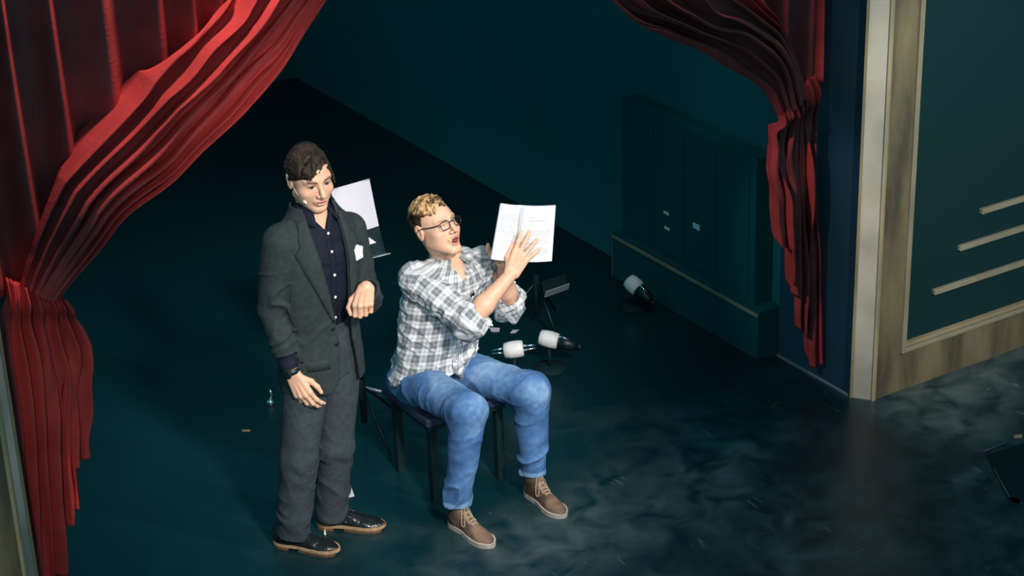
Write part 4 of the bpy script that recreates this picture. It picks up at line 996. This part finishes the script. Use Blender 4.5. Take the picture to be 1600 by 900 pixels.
    for sg in (1, -1):
        tube('temple', head_from(spline([(sg * 0.058, 0.100, 0.006), (sg * 0.071, 0.070, 0.006), (sg * 0.080, 0.010, 0.010), (sg * 0.083, -0.014, 0.004), (sg * 0.082, -0.030, -0.016)], 16), o, fr), 0.0024, MT['frame_dark'], gl, 8)
        R_ = head_from(rim(sg), o, fr)[:-1]; n = len(R_); c = R_.mean(0)
        mesh_obj('lens', np.vstack([R_, c[None] + hf * 0.001]), [(i, (i + 1) % n, n) for i in range(n)], MT['lens'], gl)
    # jeans
    def jean_disp(V, N):
        m = 0.25 + 0.0 * V[:, 0]
        for hp, kn, an in ((rh, rk, ra), (lh, lk, la)):
            m += 1.0 * np.exp(-(np.linalg.norm(V - hp, axis=1) / 0.13) ** 2) + 0.4 * np.exp(-(np.linalg.norm(V - kn + UPZ * 0.07 - cf * -0.02, axis=1) / 0.10) ** 2)
            m += 1.0 * np.exp(-((V[:, 2] - 0.17) / 0.07) ** 2) * (np.linalg.norm((V - an)[:, :2], axis=1) < 0.1)
        up = sstep(0.42, 0.54, V[:, 2])
        c = up * crease(V, cf * 0.8 + crt * 0.5, 13, 4.5, 2) + (1 - up) * crease(V, UPZ + 0.5 * crt, 15, 5, 4)
        return 0.017 * np.clip(m, 0, 1.3) * (c - 0.3) + 0.004 * noise(V, 12, 1)
    def wear(V):
        w_ = 0.26 + 0.16 * fbm(V, 14, 3)
        for hp, kn, an in ((rh, rk, ra), (lh, lk, la)):
            t1, d1, _ = seg_t(V, hp, kn); t2, d2, _ = seg_t(V, kn, an)
            topf = np.exp(-(np.linalg.norm(V - (hp * 0.35 + kn * 0.65) - UPZ * 0.085, axis=1) / 0.13) ** 2)
            kf = np.exp(-(np.linalg.norm(V - kn - cf * 0.08 - UPZ * 0.02, axis=1) / 0.085) ** 2)
            w_ += 0.50 * topf + 0.40 * kf + 0.20 * np.exp(-((t2 - 0.6) / 0.35) ** 2) * np.exp(-(d2 / 0.1) ** 4) * np.clip((V - kn) @ cf / 0.07, 0, 1)
            w_ += 0.35 * ((V[:, 2] - an[2] - 0.03 < 0.012) & (np.linalg.norm((V - an)[:, :2], axis=1) < 0.1))
        return {'wear': np.clip(w_, 0, 1)}
    rhm, lhm = ra + UPZ * 0.012, la + UPZ * 0.012
    Pj = [(ell(hips + UPZ * 0.01, (0.175, 0.125, 0.125), np.array([crt, cf, UPZ])), 0), (cap(rh, rk, 0.100, 0.079), 0.03), (cap(lh, lk, 0.100, 0.079), 0.012),
          (cap(rk, rhm, 0.078, 0.058, flat1=True), 0.05), (cap(lk, lhm, 0.078, 0.058, flat1=True), 0.05)]
    Cj = [(cap(rhm + UPZ * 0.02, rhm - UPZ * 0.1, 0.048), 0), (cap(lhm + UPZ * 0.02, lhm - UPZ * 0.1, 0.048), 0)]
    jn, V, Q = garment('jeans', Pj, Cj, (-0.08, -0.20, 0.08), (0.58, 0.60, 0.74), 0.004, MT['denim'], root, jean_disp, wear)
    for an, hm in ((ra, rhm), (la, lhm)):
        tube('sock', [an - UPZ * 0.03, hm + UPZ * 0.05], 0.0405, MT['sock'], root, 18)
    # shirt
    c0 = hips + cf * 0.0; 
    def ctr(z): t = (z - hips[2]) / (neck[2] - hips[2]); return c0 + (neck - c0) * t
    def S(z, a, b, f=0.0): c = ctr(z) + cf * f; return (z, c[0], c[1], a, b, ca)
    T = loft([S(0.515, 0.205, 0.165, 0.015), S(0.60, 0.198, 0.160, 0.02), S(0.72, 0.190, 0.150, 0.015), S(0.85, 0.195, 0.145), S(0.96, 0.200, 0.138), S(1.03, 0.170, 0.112), S(1.065, 0.115, 0.088), S(1.09, 0.078, 0.074)])
    IN = loft([S(0.48, 0.190, 0.150, 0.015), S(0.60, 0.180, 0.142, 0.02), S(0.70, 0.10, 0.08, 0.015)])
    rce, lce = re + (rw - re) * 0.20, le + (lw - le) * 0.26
    nd = unit(hb - neck)
    F = Field((-0.12, -0.10, 0.48), (0.72, 0.66, 1.22), 0.004)
    F.add(T, 0.0); F.cut(IN, 0.0)
    hemcut = lambda X, Y, Z: Z - (0.530 + 0.07 * np.cos(3.1 * np.arctan2((X - hips[0]) * crt[0] + (Y - hips[1]) * crt[1], (X - hips[0]) * cf[0] + (Y - hips[1]) * cf[1])) ** 2 * (((X - hips[0]) * cf[0] + (Y - hips[1]) * cf[1]) < 0.6))
    F.cut(Prim(hemcut, (-0.2, -0.2, 0.4), (0.8, 0.8, 0.64)), 0.0)
    for p, k in [(cap(neck - UPZ * 0.035 + crt * 0.07, rs - UPZ * 0.006, 0.058, 0.066), 0.04), (cap(neck - UPZ * 0.035 - crt * 0.07, ls - UPZ * 0.006, 0.058, 0.066), 0.04),
                 (cap(rs, re, 0.072, 0.072), 0.022), (cap(re, rce, 0.072, 0.062, flat1=True), 0.012), (cap(ls, le, 0.070, 0.072), 0.022), (cap(le, lce, 0.072, 0.062, flat1=True), 0.012),
                 (cap(rce - unit(rw - re) * 0.045, rce, 0.070, 0.066, flat0=True, flat1=True), 0.003), (cap(lce - unit(lw - le) * 0.045, lce, 0.068, 0.064, flat0=True, flat1=True), 0.003)]:
        F.add(p, k)
    F.cut(cap(rce - unit(rw - re) * 0.03, rw, 0.053, 0.05), 0); F.cut(cap(lce - unit(lw - le) * 0.03, lw, 0.052, 0.05), 0)
    F.cut(cap(neck - UPZ * 0.03, neck + nd * 0.12, 0.062, 0.062), 0.0)
    fc = neck + cf * 0.0
    vee = lambda X, Y, Z: np.maximum(np.abs((X - fc[0]) * crt[0] + (Y - fc[1]) * crt[1]) - 0.60 * np.clip(Z - (neck[2] - 0.085), 0, 1), 0.02 - ((X - fc[0]) * cf[0] + (Y - fc[1]) * cf[1]))
    F.cut(Prim(vee, neck - 0.2, neck + 0.2), 0.004)
    V, Q = F.mesh(); V = relax(V, Q, 2, 0.45); N = vnormals(V, Q)
    tr, dr, Lr_ = seg_t(V, rs, re); tr2, dr2, Lr2 = seg_t(V, re, rw); tl, dl, Ll_ = seg_t(V, ls, le); tl2, dl2, Ll2 = seg_t(V, le, lw)
    C = np.array([ctr(z) for z in np.clip(V[:, 2], 0.4, 1.2)]); lx = (V - C) @ crt; ly = (V - C) @ cf
    dT = (np.sqrt((lx / 0.195) ** 2 + (ly / 0.145) ** 2) - 1) * 0.15
    dR = np.minimum(dr, dr2) - 0.078; dL = np.minimum(dl, dl2) - 0.078
    isR = (dR < dT - 0.004) & (dR < dL) & (tr > 0.12); isL = (dL < dT - 0.004) & (dL <= dR) & (tl > 0.12)
    def sleeve_uv(a, e, w_, t1, t2, L1, L2):
        ax = unit(e - a); r_ = unit(np.cross(ax, UPZ)); q = np.cross(ax, r_); lo = t2 > 0.0
        ax2 = unit(w_ - e); r2 = unit(r_ - ax2 * (r_ @ ax2)); q2 = np.cross(ax2, r2)
        A_ = np.where(lo & (t1 > 0.9), np.arctan2((V - e) @ q2, (V - e) @ r2), np.arctan2((V - a) @ q, (V - a) @ r_))
        return np.stack([A_ * 0.072, np.where(t1 > 0.9, L1 * 0.9 + np.clip(t2, -0.2, 1) * L2 + 0.03, t1 * L1), 0 * A_], 1)
    uv = np.stack([np.arctan2(lx, ly) * 0.185, V[:, 2] * 1.03 + 0.02, 0 * lx], 1)
    uv = np.where(isR[:, None], sleeve_uv(rs, re, rw, tr, tr2, Lr_, Lr2), uv); uv = np.where(isL[:, None], sleeve_uv(ls, le, lw, tl, tl2, Ll_, Ll2), uv)
    cz = crease(V, UPZ + 0.7 * crt, 12, 4.5, 3); cs = crease(V, unit(re - rs), 17, 5.5, 8)
    m = np.where(isR | isL, 0.55 + 0.7 * np.exp(-((np.where(isR, tr, tl) - 1.0) / 0.35) ** 2), 0.55 + 0.6 * np.exp(-((V[:, 2] - 0.66) / 0.13) ** 2))
    cfn = crease(V, UPZ - 0.6 * crt + 0.3 * cf, 24, 9, 12)
    V = V + N * (0.017 * m * (np.where(isR | isL, cs, cz) - 0.3) + 0.006 * (cfn - 0.3) + 0.006 * noise(V, 8, 5))[:, None]
    sh = mesh_obj('shirt', V, Q, MT['plaid'], root, attrs={'puv': uv}); bs = bvh_of(V, Q)
    def give_uv(ob, kx=crt, kz=UPZ, off=(0.0, 0.0)):
        P_ = np.array([v.co for v in ob.data.vertices]); a = ob.data.attributes.new('puv', 'FLOAT_VECTOR', 'POINT')
        a.data.foreach_set('vector', np.stack([P_ @ kx + off[0], P_ @ kz + off[1], 0 * P_[:, 0]], 1).astype(np.float32).ravel()); return ob
    def chest(x, z): return np.array([0, 0, 0]) + ctr(z) + crt * x + cf * 0.35 + UPZ * (z - ctr(z)[2])
    give_uv(patch('placket', [[chest(x, z) for x in (0.016, 0.0, -0.016)] for z in np.linspace(1.00, 0.62, 24)], bs, -cf, 0.003, 0.004, MT['plaid'], sh))
    for z in (0.965, 0.89, 0.81, 0.73, 0.65):
        h = bs.ray_cast(Vector(chest(0.0, z)), Vector(-cf))
        if h[0] is not None: disc('button', np.array(h[0]) + cf * 0.006, cf, 0.0052, 0.002, MT['white_plastic'], sh)
    give_uv(patch('pocket', [[chest(x, z) for x in np.linspace(-0.135, -0.045, 7)] for z in np.linspace(0.945, 0.83, 7)], bs, -cf, 0.004, 0.004, MT['plaid'], sh), off=(0.02, 0.015))
    tg = patch('pocket_tag', [[chest(x, z) for x in np.linspace(-0.058, -0.034, 3)] for z in (0.952, 0.942)], bs, -cf, 0.008, 0.003, MT['black_gloss'], sh)
    for sg in (1, -1):
        rows = []
        for t_ in np.linspace(0, 1, 9):
            an_ = math.radians(18 + 120 * t_); r1 = 0.062; r2_ = 0.090 + 0.012 * (1 - t_)
            top = neck + nd * (0.030 + 0.018 * t_) + (cf * math.cos(an_) + crt * sg * math.sin(an_)) * r1
            an2 = math.radians(30 + 108 * t_)
            low = neck - UPZ * (0.045 - 0.03 * t_) + (cf * math.cos(an2) + crt * sg * math.sin(an2)) * r2_ + crt * sg * 0.012 * (1 - t_)
            rows.append([top * (1 - q) + low * q + UPZ * 0.010 * math.sin(math.pi * q) for q in np.linspace(0, 1, 5)])
        G = np.array(rows).reshape(-1, 3); idx = np.arange(45).reshape(9, 5)
        Fc = np.array([[idx[i, j], idx[i, j + 1], idx[i + 1, j + 1], idx[i + 1, j]] for i in range(8) for j in range(4)])
        co = mesh_obj('collar', G, Fc, MT['plaid'], sh, attrs={'puv': np.array([(i * 0.02, j * 0.012 + 0.05, 0) for i in range(9) for j in range(5)])})
        md = co.modifiers.new('t', 'SOLIDIFY'); md.thickness = 0.006; md.offset = 0
    # lace-up boots
    shoe(root, rhl, rto, MT['boot'], MT['rubber'], MT['rubber'], MT['lace_brown'], 0.285, True, 3)
    shoe(root, lhl, lto, MT['boot'], MT['rubber'], MT['rubber'], MT['lace_brown'], 0.285, True, 5)
    return root
seated_man()

# ------------------------------------------------------------------ things held, sat on and standing about
def slab_from(name, corners, thick, m, parent=None, nx=2, ny=2, curl=0.0, attrs_uv=False, label=None):
    """a sheet through four corners (top left, top right, bottom right, bottom left) with real thickness"""
    a, b, c, d = [np.asarray(p, float) for p in corners]; n = unit(np.cross(b - a, d - a)); V = []; U = []
    for i in range(ny + 1):
        for j in range(nx + 1):
            s, t = j / nx, i / ny; p = (a * (1 - s) + b * s) * (1 - t) + (d * (1 - s) + c * s) * t
            V.append(p - n * curl * math.sin(math.pi * s)); U.append((s * np.linalg.norm(b - a), t * np.linalg.norm(d - a), 0))
    k = len(V); V = V + [v + n * thick for v in V]; U = U + U; w_ = nx + 1; Fc = []
    for i in range(ny):
        for j in range(nx):
            q = (i * w_ + j, i * w_ + j + 1, (i + 1) * w_ + j + 1, (i + 1) * w_ + j); Fc.append(q); Fc.append(tuple(x + k for x in q[::-1]))
    rim = [j for j in range(w_)] + [i * w_ + nx for i in range(1, ny + 1)] + [ny * w_ + j for j in range(nx - 1, -1, -1)] + [i * w_ for i in range(ny - 1, 0, -1)]
    for x, y in zip(rim, rim[1:] + rim[:1]): Fc.append((y, x, x + k, y + k))
    o = mesh_obj(name, V, Fc, m, parent, smooth=False, attrs={'puv': np.array(U)} if attrs_uv else None, label=label)
    bm = bmesh.new(); bm.from_mesh(o.data); bmesh.ops.recalc_face_normals(bm, faces=bm.faces); bm.to_mesh(o.data); bm.free()
    return o
def printed_mat(name, seed, wdt, hgt, blocks):
    """white page with grey lines of type; blocks = (u0, u1, v0, v1) in page units"""
    m = mat(name, (0.82, 0.81, 0.85), 0.7); nt = m.node_tree; b = nt.nodes['Principled BSDF']
    at = nt.nodes.new('ShaderNodeAttribute'); at.attribute_name = 'puv'; sp = nt.nodes.new('ShaderNodeSeparateXYZ'); nt.links.new(at.outputs['Vector'], sp.inputs[0])
    def M_(op, a, c=None):
        n = nt.nodes.new('ShaderNodeMath'); n.operation = op
        for i, v in enumerate((a, c)):
            if v is None: continue
            if isinstance(v, (int, float)): n.inputs[i].default_value = v
            else: nt.links.new(v, n.inputs[i])
        return n.outputs[0]
    u, v = M_('DIVIDE', sp.outputs[0], wdt), M_('DIVIDE', sp.outputs[1], hgt); tot = None
    for u0, u1, v0, v1 in blocks:
        k = M_('MULTIPLY', M_('MULTIPLY', M_('GREATER_THAN', u, u0), M_('LESS_THAN', u, u1)), M_('MULTIPLY', M_('GREATER_THAN', v, v0), M_('LESS_THAN', v, v1)))
        tot = k if tot is None else M_('MAXIMUM', tot, k)
    line = M_('LESS_THAN', M_('FRACT', M_('MULTIPLY', v, 46.0)), 0.42)
    nz = nt.nodes.new('ShaderNodeTexNoise'); nz.inputs['Scale'].default_value = 1.0; mp = nt.nodes.new('ShaderNodeMapping'); mp.inputs['Scale'].default_value = (260, 195, 1); mp.inputs['Location'].default_value = (seed, seed, 0)
    nt.links.new(at.outputs['Vector'], mp.inputs[0]); nt.links.new(mp.outputs[0], nz.inputs['Vector'])
    word = M_('GREATER_THAN', nz.outputs['Fac'], 0.42)
    ink = M_('MULTIPLY', M_('MULTIPLY', M_('MULTIPLY', line, word), tot), 0.55)
    mx = nt.nodes.new('ShaderNodeMix'); mx.data_type = 'RGBA'; mx.inputs[6].default_value = (0.82, 0.81, 0.86, 1); mx.inputs[7].default_value = (0.22, 0.24, 0.32, 1)
    nt.links.new(ink, mx.inputs[0]); nt.links.new(mx.outputs[2], b.inputs['Base Color']); return m
# open book between the seated man's hands
bk = thing('book', (0.4716, 0.1338, 1.0964), 'open paperback with printed white pages held up by the seated man', 'book')
pg = [np.array(p) for p in ((0.3912, 0.1008, 1.3821), (0.5046, 0.1313, 1.3358), (0.6163, 0.0283, 1.3424), (0.5919, 0.0314, 1.0924), (0.4716, 0.1397, 1.0853), (0.3412, 0.1136, 1.1375))]
wL, wR, hp = np.linalg.norm(pg[1] - pg[0]), np.linalg.norm(pg[2] - pg[1]), np.linalg.norm(pg[4] - pg[1])
slab_from('page_block', (pg[0], pg[1], pg[4], pg[5]), 0.006, printed_mat('left_page', 3, wL, hp, [(0.1, 0.5, 0.06, 0.08), (0.1, 0.88, 0.14, 0.27), (0.1, 0.86, 0.31, 0.56), (0.1, 0.86, 0.60, 0.86), (0.3, 0.8, 0.92, 0.94)]), bk, 10, 8, 0.010, True, 'left page with columns of small print')
slab_from('page_block', (pg[1], pg[2], pg[3], pg[4]), 0.007, printed_mat('right_page', 9, wR, hp, [(0.32, 0.72, 0.18, 0.20), (0.30, 0.80, 0.24, 0.27), (0.16, 0.90, 0.40, 0.56), (0.16, 0.88, 0.58, 0.68), (0.16, 0.88, 0.72, 0.86)]), bk, 10, 8, 0.012, True, 'right page with a heading and print')
nb = -TOW * 0.010
slab_from('cover', [p + nb for p in (pg[0], pg[1], pg[4], pg[5])], 0.002, MT['paper'], bk, 10, 4, 0.008)
slab_from('cover', [p + nb for p in (pg[1], pg[2], pg[3], pg[4])], 0.002, MT['paper'], bk, 10, 4, 0.010)
tube('spine', [pg[1] + nb * 0.8, pg[4] + nb * 0.8], 0.006, MT['paper'], bk, 10)
lp = [pg[1] * 0.985 + pg[2] * 0.015, pg[1] * 0.72 + pg[2] * 0.28, pg[4] * 0.80 + pg[3] * 0.20, pg[4] * 0.985 + pg[3] * 0.015]
slab_from('loose_page', [p + TOW * q for p, q in zip(lp, (0.010, 0.022, 0.020, 0.010))], 0.0006, MT['paper'], bk, 8, 6, 0.008)

# bench under the seated man
be = thing('bench', (0.21, 0.37, 0.0), 'dark navy padded bench under the seated man', 'bench')
box('seat_pad', (0.012, 0.165, 0.395), (0.44, 0.575, 0.44), MT['navy'], be, 0.012)
box('seat_board', (0.03, 0.18, 0.37), (0.42, 0.56, 0.395), MT['black_matt'], be)
for x in (0.045, 0.385):
    for y in (0.20, 0.52): box('leg', (x, y, 0), (x + 0.035, y + 0.035, 0.37), MT['black_matt'], be)

# music stand with sheets behind the standing man
def music_stand(name, label, desk, pole_xy, base_r=0.26, lip_mat='pen'):
    a, b, c, d = [np.asarray(p, float) for p in desk]
    ms = thing(name, (pole_xy[0], pole_xy[1], 0), label, 'music stand')
    slab_from('desk', desk, 0.004, MT['black_matt'], ms)
    n = unit(np.cross(b - a, d - a)); f = -n if n @ TOW < 0 else n
    slab_from('desk_lip', (d + f * 0.004, c + f * 0.004, c + f * 0.05 - UPZ * 0.004, d + f * 0.05 - UPZ * 0.004), 0.005, MT[lip_mat], ms)
    mid = (a + b + c + d) / 4; p = np.array([pole_xy[0], pole_xy[1], 0])
    tube('pole', [p + UPZ * 0.10, np.array([p[0], p[1], mid[2] - 0.06]), mid - f * 0.012], 0.010, MT['black_gloss'], ms, 10)
    tube('hub', [p + UPZ * 0.07, p + UPZ * 0.30], 0.016, MT['black_matt'], ms, 12)
    for k in range(3):
        an = 2 * math.pi * k / 3 + 0.5; q = p + np.array([math.cos(an), math.sin(an), 0]) * base_r
        tube('leg', [p + UPZ * 0.26, p * 0.45 + q * 0.55 + UPZ * 0.13, q + UPZ * 0.011], 0.007, MT['black_gloss'], ms, 8)
    return ms
D = [(-0.0172, 0.8700, 1.2880), (0.1604, 0.8700, 1.2949), (0.1636, 0.7400, 0.9930), (-0.0724, 0.7400, 0.9952)]
music_stand('music_stand', 'black music stand holding white pages behind the suited man', D, (0.09, 0.93))
sm = thing('sheet_music', (0.0706, 0.8000, 1.1977), 'large white comb-bound pages propped on the stand behind the suited man', 'sheet music')
S_ = [(-0.0322, 0.8500, 1.3102), (0.1608, 0.8500, 1.3164), (0.1549, 0.7750, 1.1141), (-0.0329, 0.7750, 1.1057)]
slab_from('page', S_, 0.004, MT['sheet_paper'], sm, 10, 6, 0.006)
for k in range(22):
    t_ = (k + 0.5) / 22; q = np.asarray(S_[0]) * (1 - t_) + np.asarray(S_[1]) * t_ - UPZ * 0.004
    an = np.linspace(0, 2 * math.pi, 9); e1 = unit(TOW + UPZ * 0.2)
    tube('binding_ring', [q + e1 * 0.005 * math.cos(x) + UPZ * 0.004 * math.sin(x) for x in an], 0.0013, MT['black_gloss'], sm, 5)
o = slab_from('loose_sheet', ((0.0429, 0.7200, 1.1392), (0.0612, 0.7100, 1.1103), (0.0983, 0.7000, 1.0735), (0.0272, 0.7000, 1.0700)), 0.002, MT['paper']); tag(o, 'small white sheet corner poking out below the comb-bound pages', 'paper')

D2 = [(1.4005, 1.4000, 0.2786), (1.5522, 1.4000, 0.2821), (1.4969, 1.3000, 0.2457), (1.3503, 1.3000, 0.2381)]
music_stand('music_stand', 'black music stand, empty and barely lit, beyond the open book', D2, (1.40, 1.45), 0.2)

# three white-capped barrel shapes of unknown use behind the seated man
def capped_barrel(c, axis, label, rods, black, r=0.043, ln=0.092):
    c = np.asarray(c, float); ax = unit(axis); t = thing('capped_barrel', (c[0], c[1], 0.0), label, 'lamp', 'white-capped barrels behind the bench')
    lathe('white_cap', [(r * 0.55, -ln / 2 - 0.006), (r * 0.86, -ln / 2), (r * 0.98, -ln * 0.2), (r, ln * 0.1), (r * 0.95, ln * 0.4), (r * 0.86, ln / 2), (r * 0.5, ln / 2)], MT['white_plastic'], t, c, ax, 30)
    side = unit(np.cross(ax, UPZ))
    if rods:
        for sg in (1, -1):
            for dz in (0.014, -0.012): tube('rod', [c + ax * sg * ln * 0.45 + UPZ * dz, c + ax * sg * (ln / 2 + 0.062) + UPZ * dz * 0.6], 0.006, MT['chrome'], t, 10)
    if black:
        lathe('body', [(r * 0.78, 0), (r * 0.80, 0.045), (r * 0.62, 0.085), (r * 0.3, 0.10)], MT['black_gloss'], t, c + ax * ln / 2, ax, 26)
        tube('rod', [c + ax * (ln / 2 + 0.004) + UPZ * r * 0.80 + TOW * 0.010, c + ax * (ln / 2 + 0.058) + UPZ * r * 0.74 + TOW * 0.010], 0.005, MT['chrome'], t, 10)
        lathe('end_knob', [(0.006, 0), (0.018, 0.006), (0.018, 0.020), (0.006, 0.026)], MT['black_gloss'], t, c + ax * (ln / 2 + 0.097), ax, 18)
    tube('pole', [c - UPZ * r * 0.8, np.array([c[0], c[1], 0.015])], 0.009, MT['black_matt'], t, 10)
    lathe('base', [(0.085, 0.0), (0.085, 0.010), (0.02, 0.020)], MT['black_matt'], t, (c[0], c[1], 0), (0, 0, 1), 24)
    return t
capped_barrel((0.9149, 0.9000, 0.2271), RGT * 0.96 + UPZ * 0.10, 'white barrel shape with chrome rods on both ends beside the jeans', True, False)
capped_barrel((1.1840, 1.0000, 0.1662), RGT * 0.93 - UPZ * 0.20 + TOW * 0.2, 'white-capped barrel with black rear body, right of the chrome-rodded one', False, True)
capped_barrel((1.9500, 1.3503, 0.1311), RGT * 0.62 - UPZ * 0.45 + TOW * 0.55, 'white-capped black barrel standing alone before the gold-edged platform', False, True, 0.046, 0.075)

# gold-edged platform along the right wing and the equipment rack on it
pf = thing('platform', (2.16, 1.08, 0.0), 'long low black platform with a gold edge along the right wing', 'platform')
box('deck', (2.092, 0.47, 0.0), (2.232, 1.75, 0.262), MT['wing_black'], pf)
box('gold_edging', (2.084, 0.47, 0.236), (2.0918, 1.752, 0.252), MT['gold_edge'], pf)
box('corner_strip', (2.086, 1.7505, 0.0), (2.094, 1.756, 0.262), mat('dull_strip', (0.10, 0.12, 0.13), 0.5), pf)
rk_ = thing('equipment_rack', (2.18, 1.1, 0.262), 'black equipment rack with small white labels on the platform', 'rack')
box('cabinet', (2.125, 0.55, 0.262), (2.235, 1.70, 1.05), MT['wing_black'], rk_)
for (x0, y0, x1, y1) in ((1037, 331, 1046, 336), (1037, 354, 1047, 360), (1082, 349, 1094, 359)):
    a = np.array((2.1200, 1.2889, 0.5233)) if y0 == 331 else np.array((2.1200, 1.2831, 0.4374)) if y0 == 354 else np.array((2.1200, 1.0266, 0.5351))
    hw_ = 0.022 if y0 != 349 else 0.028; hh = 0.008 if y0 != 349 else 0.015
    box('label_strip', (2.119, a[1] - hw_, a[2] - hh), (2.1248, a[1] + hw_, a[2] + hh), MT['paper'], rk_)
for k in range(4): box('rack_panel', (2.121, 0.60 + 0.27 * k, 0.30), (2.1249, 0.84 + 0.27 * k, 1.0), MT['wing_black'], rk_)

# scraps and small things on the floor
def scrap(name, pts, m, label, cat, z=0.0015):
    o = slab_from(name, pts, 0.0012, m); tag(o, label, cat); return o
def lay(q): q = np.asarray(q, float); q[2] = 0.003; return q
scrap('paper_scrap', [lay(p) for p in ((-0.1887, 0.5943, 0.0000), (-0.1821, 0.5755, 0.0000), (-0.2221, 0.4506, 0.0000), (-0.2607, 0.4573, 0.0000))], MT['paper'], 'white paper scrap on the floor behind the suited man\'s left ankle', 'paper')
scrap('paper_scrap', [lay(p) for p in ((1.1846, 1.5894, 0.0000), (1.2272, 1.5490, 0.0000), (1.1999, 1.5115, 0.0000), (1.1672, 1.5352, 0.0000))], MT['pink_paper'], 'pinkish paper scrap beside the plaid shirt, the wider of two', 'paper')
scrap('paper_scrap', [lay(p) for p in ((1.2696, 1.4896, 0.0000), (1.2969, 1.4698, 0.0000), (1.2599, 1.4491, 0.0000), (1.2382, 1.4648, 0.0000))], MT['pink_paper'], 'small pinkish paper scrap under the seated man\'s raised elbow', 'paper')
scrap('tape_mark', [lay(p) for p in ((-0.3718, 1.3196, 0.0000), (-0.3390, 1.2962, 0.0000), (-0.3472, 1.2787, 0.0000), (-0.3800, 1.3020, 0.0000))], MT['sole_tan'], 'short tan tape mark on the floor left of the suited man', 'tape')
scrap('tape_mark', [lay(p) for p in ((2.5582, -0.8355, 0.0000), (2.6006, -0.8505, 0.0000), (2.5740, -0.8768, 0.0000), (2.5410, -0.8608, 0.0000))], MT['sole_tan'], 'tan tape mark at the right edge, nearer the panelled wall', 'tape')
scrap('tape_mark', [lay(p) for p in ((2.1373, -1.2277, 0.0000), (2.1628, -1.2524, 0.0000), (2.1572, -1.2886, 0.0000), (2.1201, -1.2757, 0.0000))], MT['sole_tan'], 'tan tape mark at the right edge, nearer the stage front', 'tape')
tag(tube('metal_rod', [np.array((0.2993, 1.3783, 0.0000)) + UPZ * 0.008, np.array((0.3615, 1.2662, 0.0000)) + UPZ * 0.008], 0.008, MT['pen'], None, 10), 'thin grey metal rod on the floor between the two men', 'rod')
tag(tube('white_stick', [np.array((-0.4617, 0.2791, 0.0000)) + UPZ * 0.005, np.array((-0.4837, 0.2301, 0.0000)) + UPZ * 0.005], 0.004, MT['white_plastic'], None, 8), 'tiny white stick lying beside the suited man\'s shoes', 'stick')
bt = thing('chrome_fitting', (-0.1429, 1.4775, 0.0000), 'small chrome stand fitting glinting left of the suited man\'s hand', 'fitting')
cq = np.array((-0.1429, 1.4775, 0.0000)); lathe('foot', [(0.02, 0), (0.022, 0.02), (0.012, 0.03)], MT['chrome'], bt, cq, (0, 0, 1), 18)
tube('stem', [cq + UPZ * 0.03, cq + UPZ * 0.055 + RGT * 0.008, cq + UPZ * 0.085 + RGT * 0.004], 0.006, MT['chrome'], bt, 10)
tube('arm', [cq + UPZ * 0.083 + RGT * 0.004, cq + UPZ * 0.09 + RGT * 0.07], 0.003, MT['black_gloss'], bt, 8)
fb = thing('floor_pocket', (2.2995, -1.0814, 0.0000), 'black floor pocket lid with worn metal edges at right', 'floor box')
q = [lay(p) for p in ((2.3226, -0.8977, 0.0000), (2.5828, -0.9205, 0.0000), (2.3144, -1.2988, 0.0000), (2.0994, -1.2810, 0.0000))]
slab_from('lid', q, 0.008, MT['black_matt'], fb)
tube('edge_strip', [np.array((2.3258, -0.8781, 0.0000)) + UPZ * 0.010, np.array((2.4751, -0.8737, 0.0000)) + UPZ * 0.010], 0.004, mat('worn_edge', (0.15, 0.16, 0.17), 0.4, metal=0.5), fb, 8)
tube('edge_strip', [np.array((2.2533, -1.0205, 0.0000)) + UPZ * 0.010, np.array((2.1317, -1.2372, 0.0000)) + UPZ * 0.010], 0.003, mat('worn_edge', (0.15, 0.16, 0.17), 0.4, metal=0.5), fb, 8)

# unseen lantern, added so its black flag keeps the wall light off the drape
ln_ = thing('added_lantern', (1.5, -4.2, 3.4), 'added unseen black lantern, its side flag blocking light from the right drape', 'lantern')
Lp = np.array((1.5, -4.2, 3.4)); Ld = unit(np.array((2.70, -0.19, 1.05)) - Lp)
lathe('housing', [(0.05, -0.42), (0.10, -0.36), (0.11, -0.08), (0.09, -0.02)], MT['black_matt'], ln_, Lp, Ld, 24)
tube('hanging_clamp', [Lp - Ld * 0.2 + UPZ * 0.08, Lp - Ld * 0.2 + UPZ * 0.5], 0.02, MT['black_matt'], ln_, 10)
fd = unit(np.array((2.172, -0.11, 0.0)) - np.array((1.5, -4.2, 0.0))); fl = np.array((-fd[1], fd[0], 0.0)); fp = np.array((1.5, -4.2, 0.0)) + fd * 0.8
slab_from('flag', [fp + UPZ * 3.32, fp + fl * 0.55 + UPZ * 3.32, fp + fl * 0.55 + UPZ * 2.45, fp + UPZ * 2.45], 0.004, MT['black_matt'], ln_)
tube('flag_arm', [Lp - Ld * 0.1 + fl * 0.12, fp + fl * 0.3 + UPZ * 3.30], 0.012, MT['black_matt'], ln_, 8)
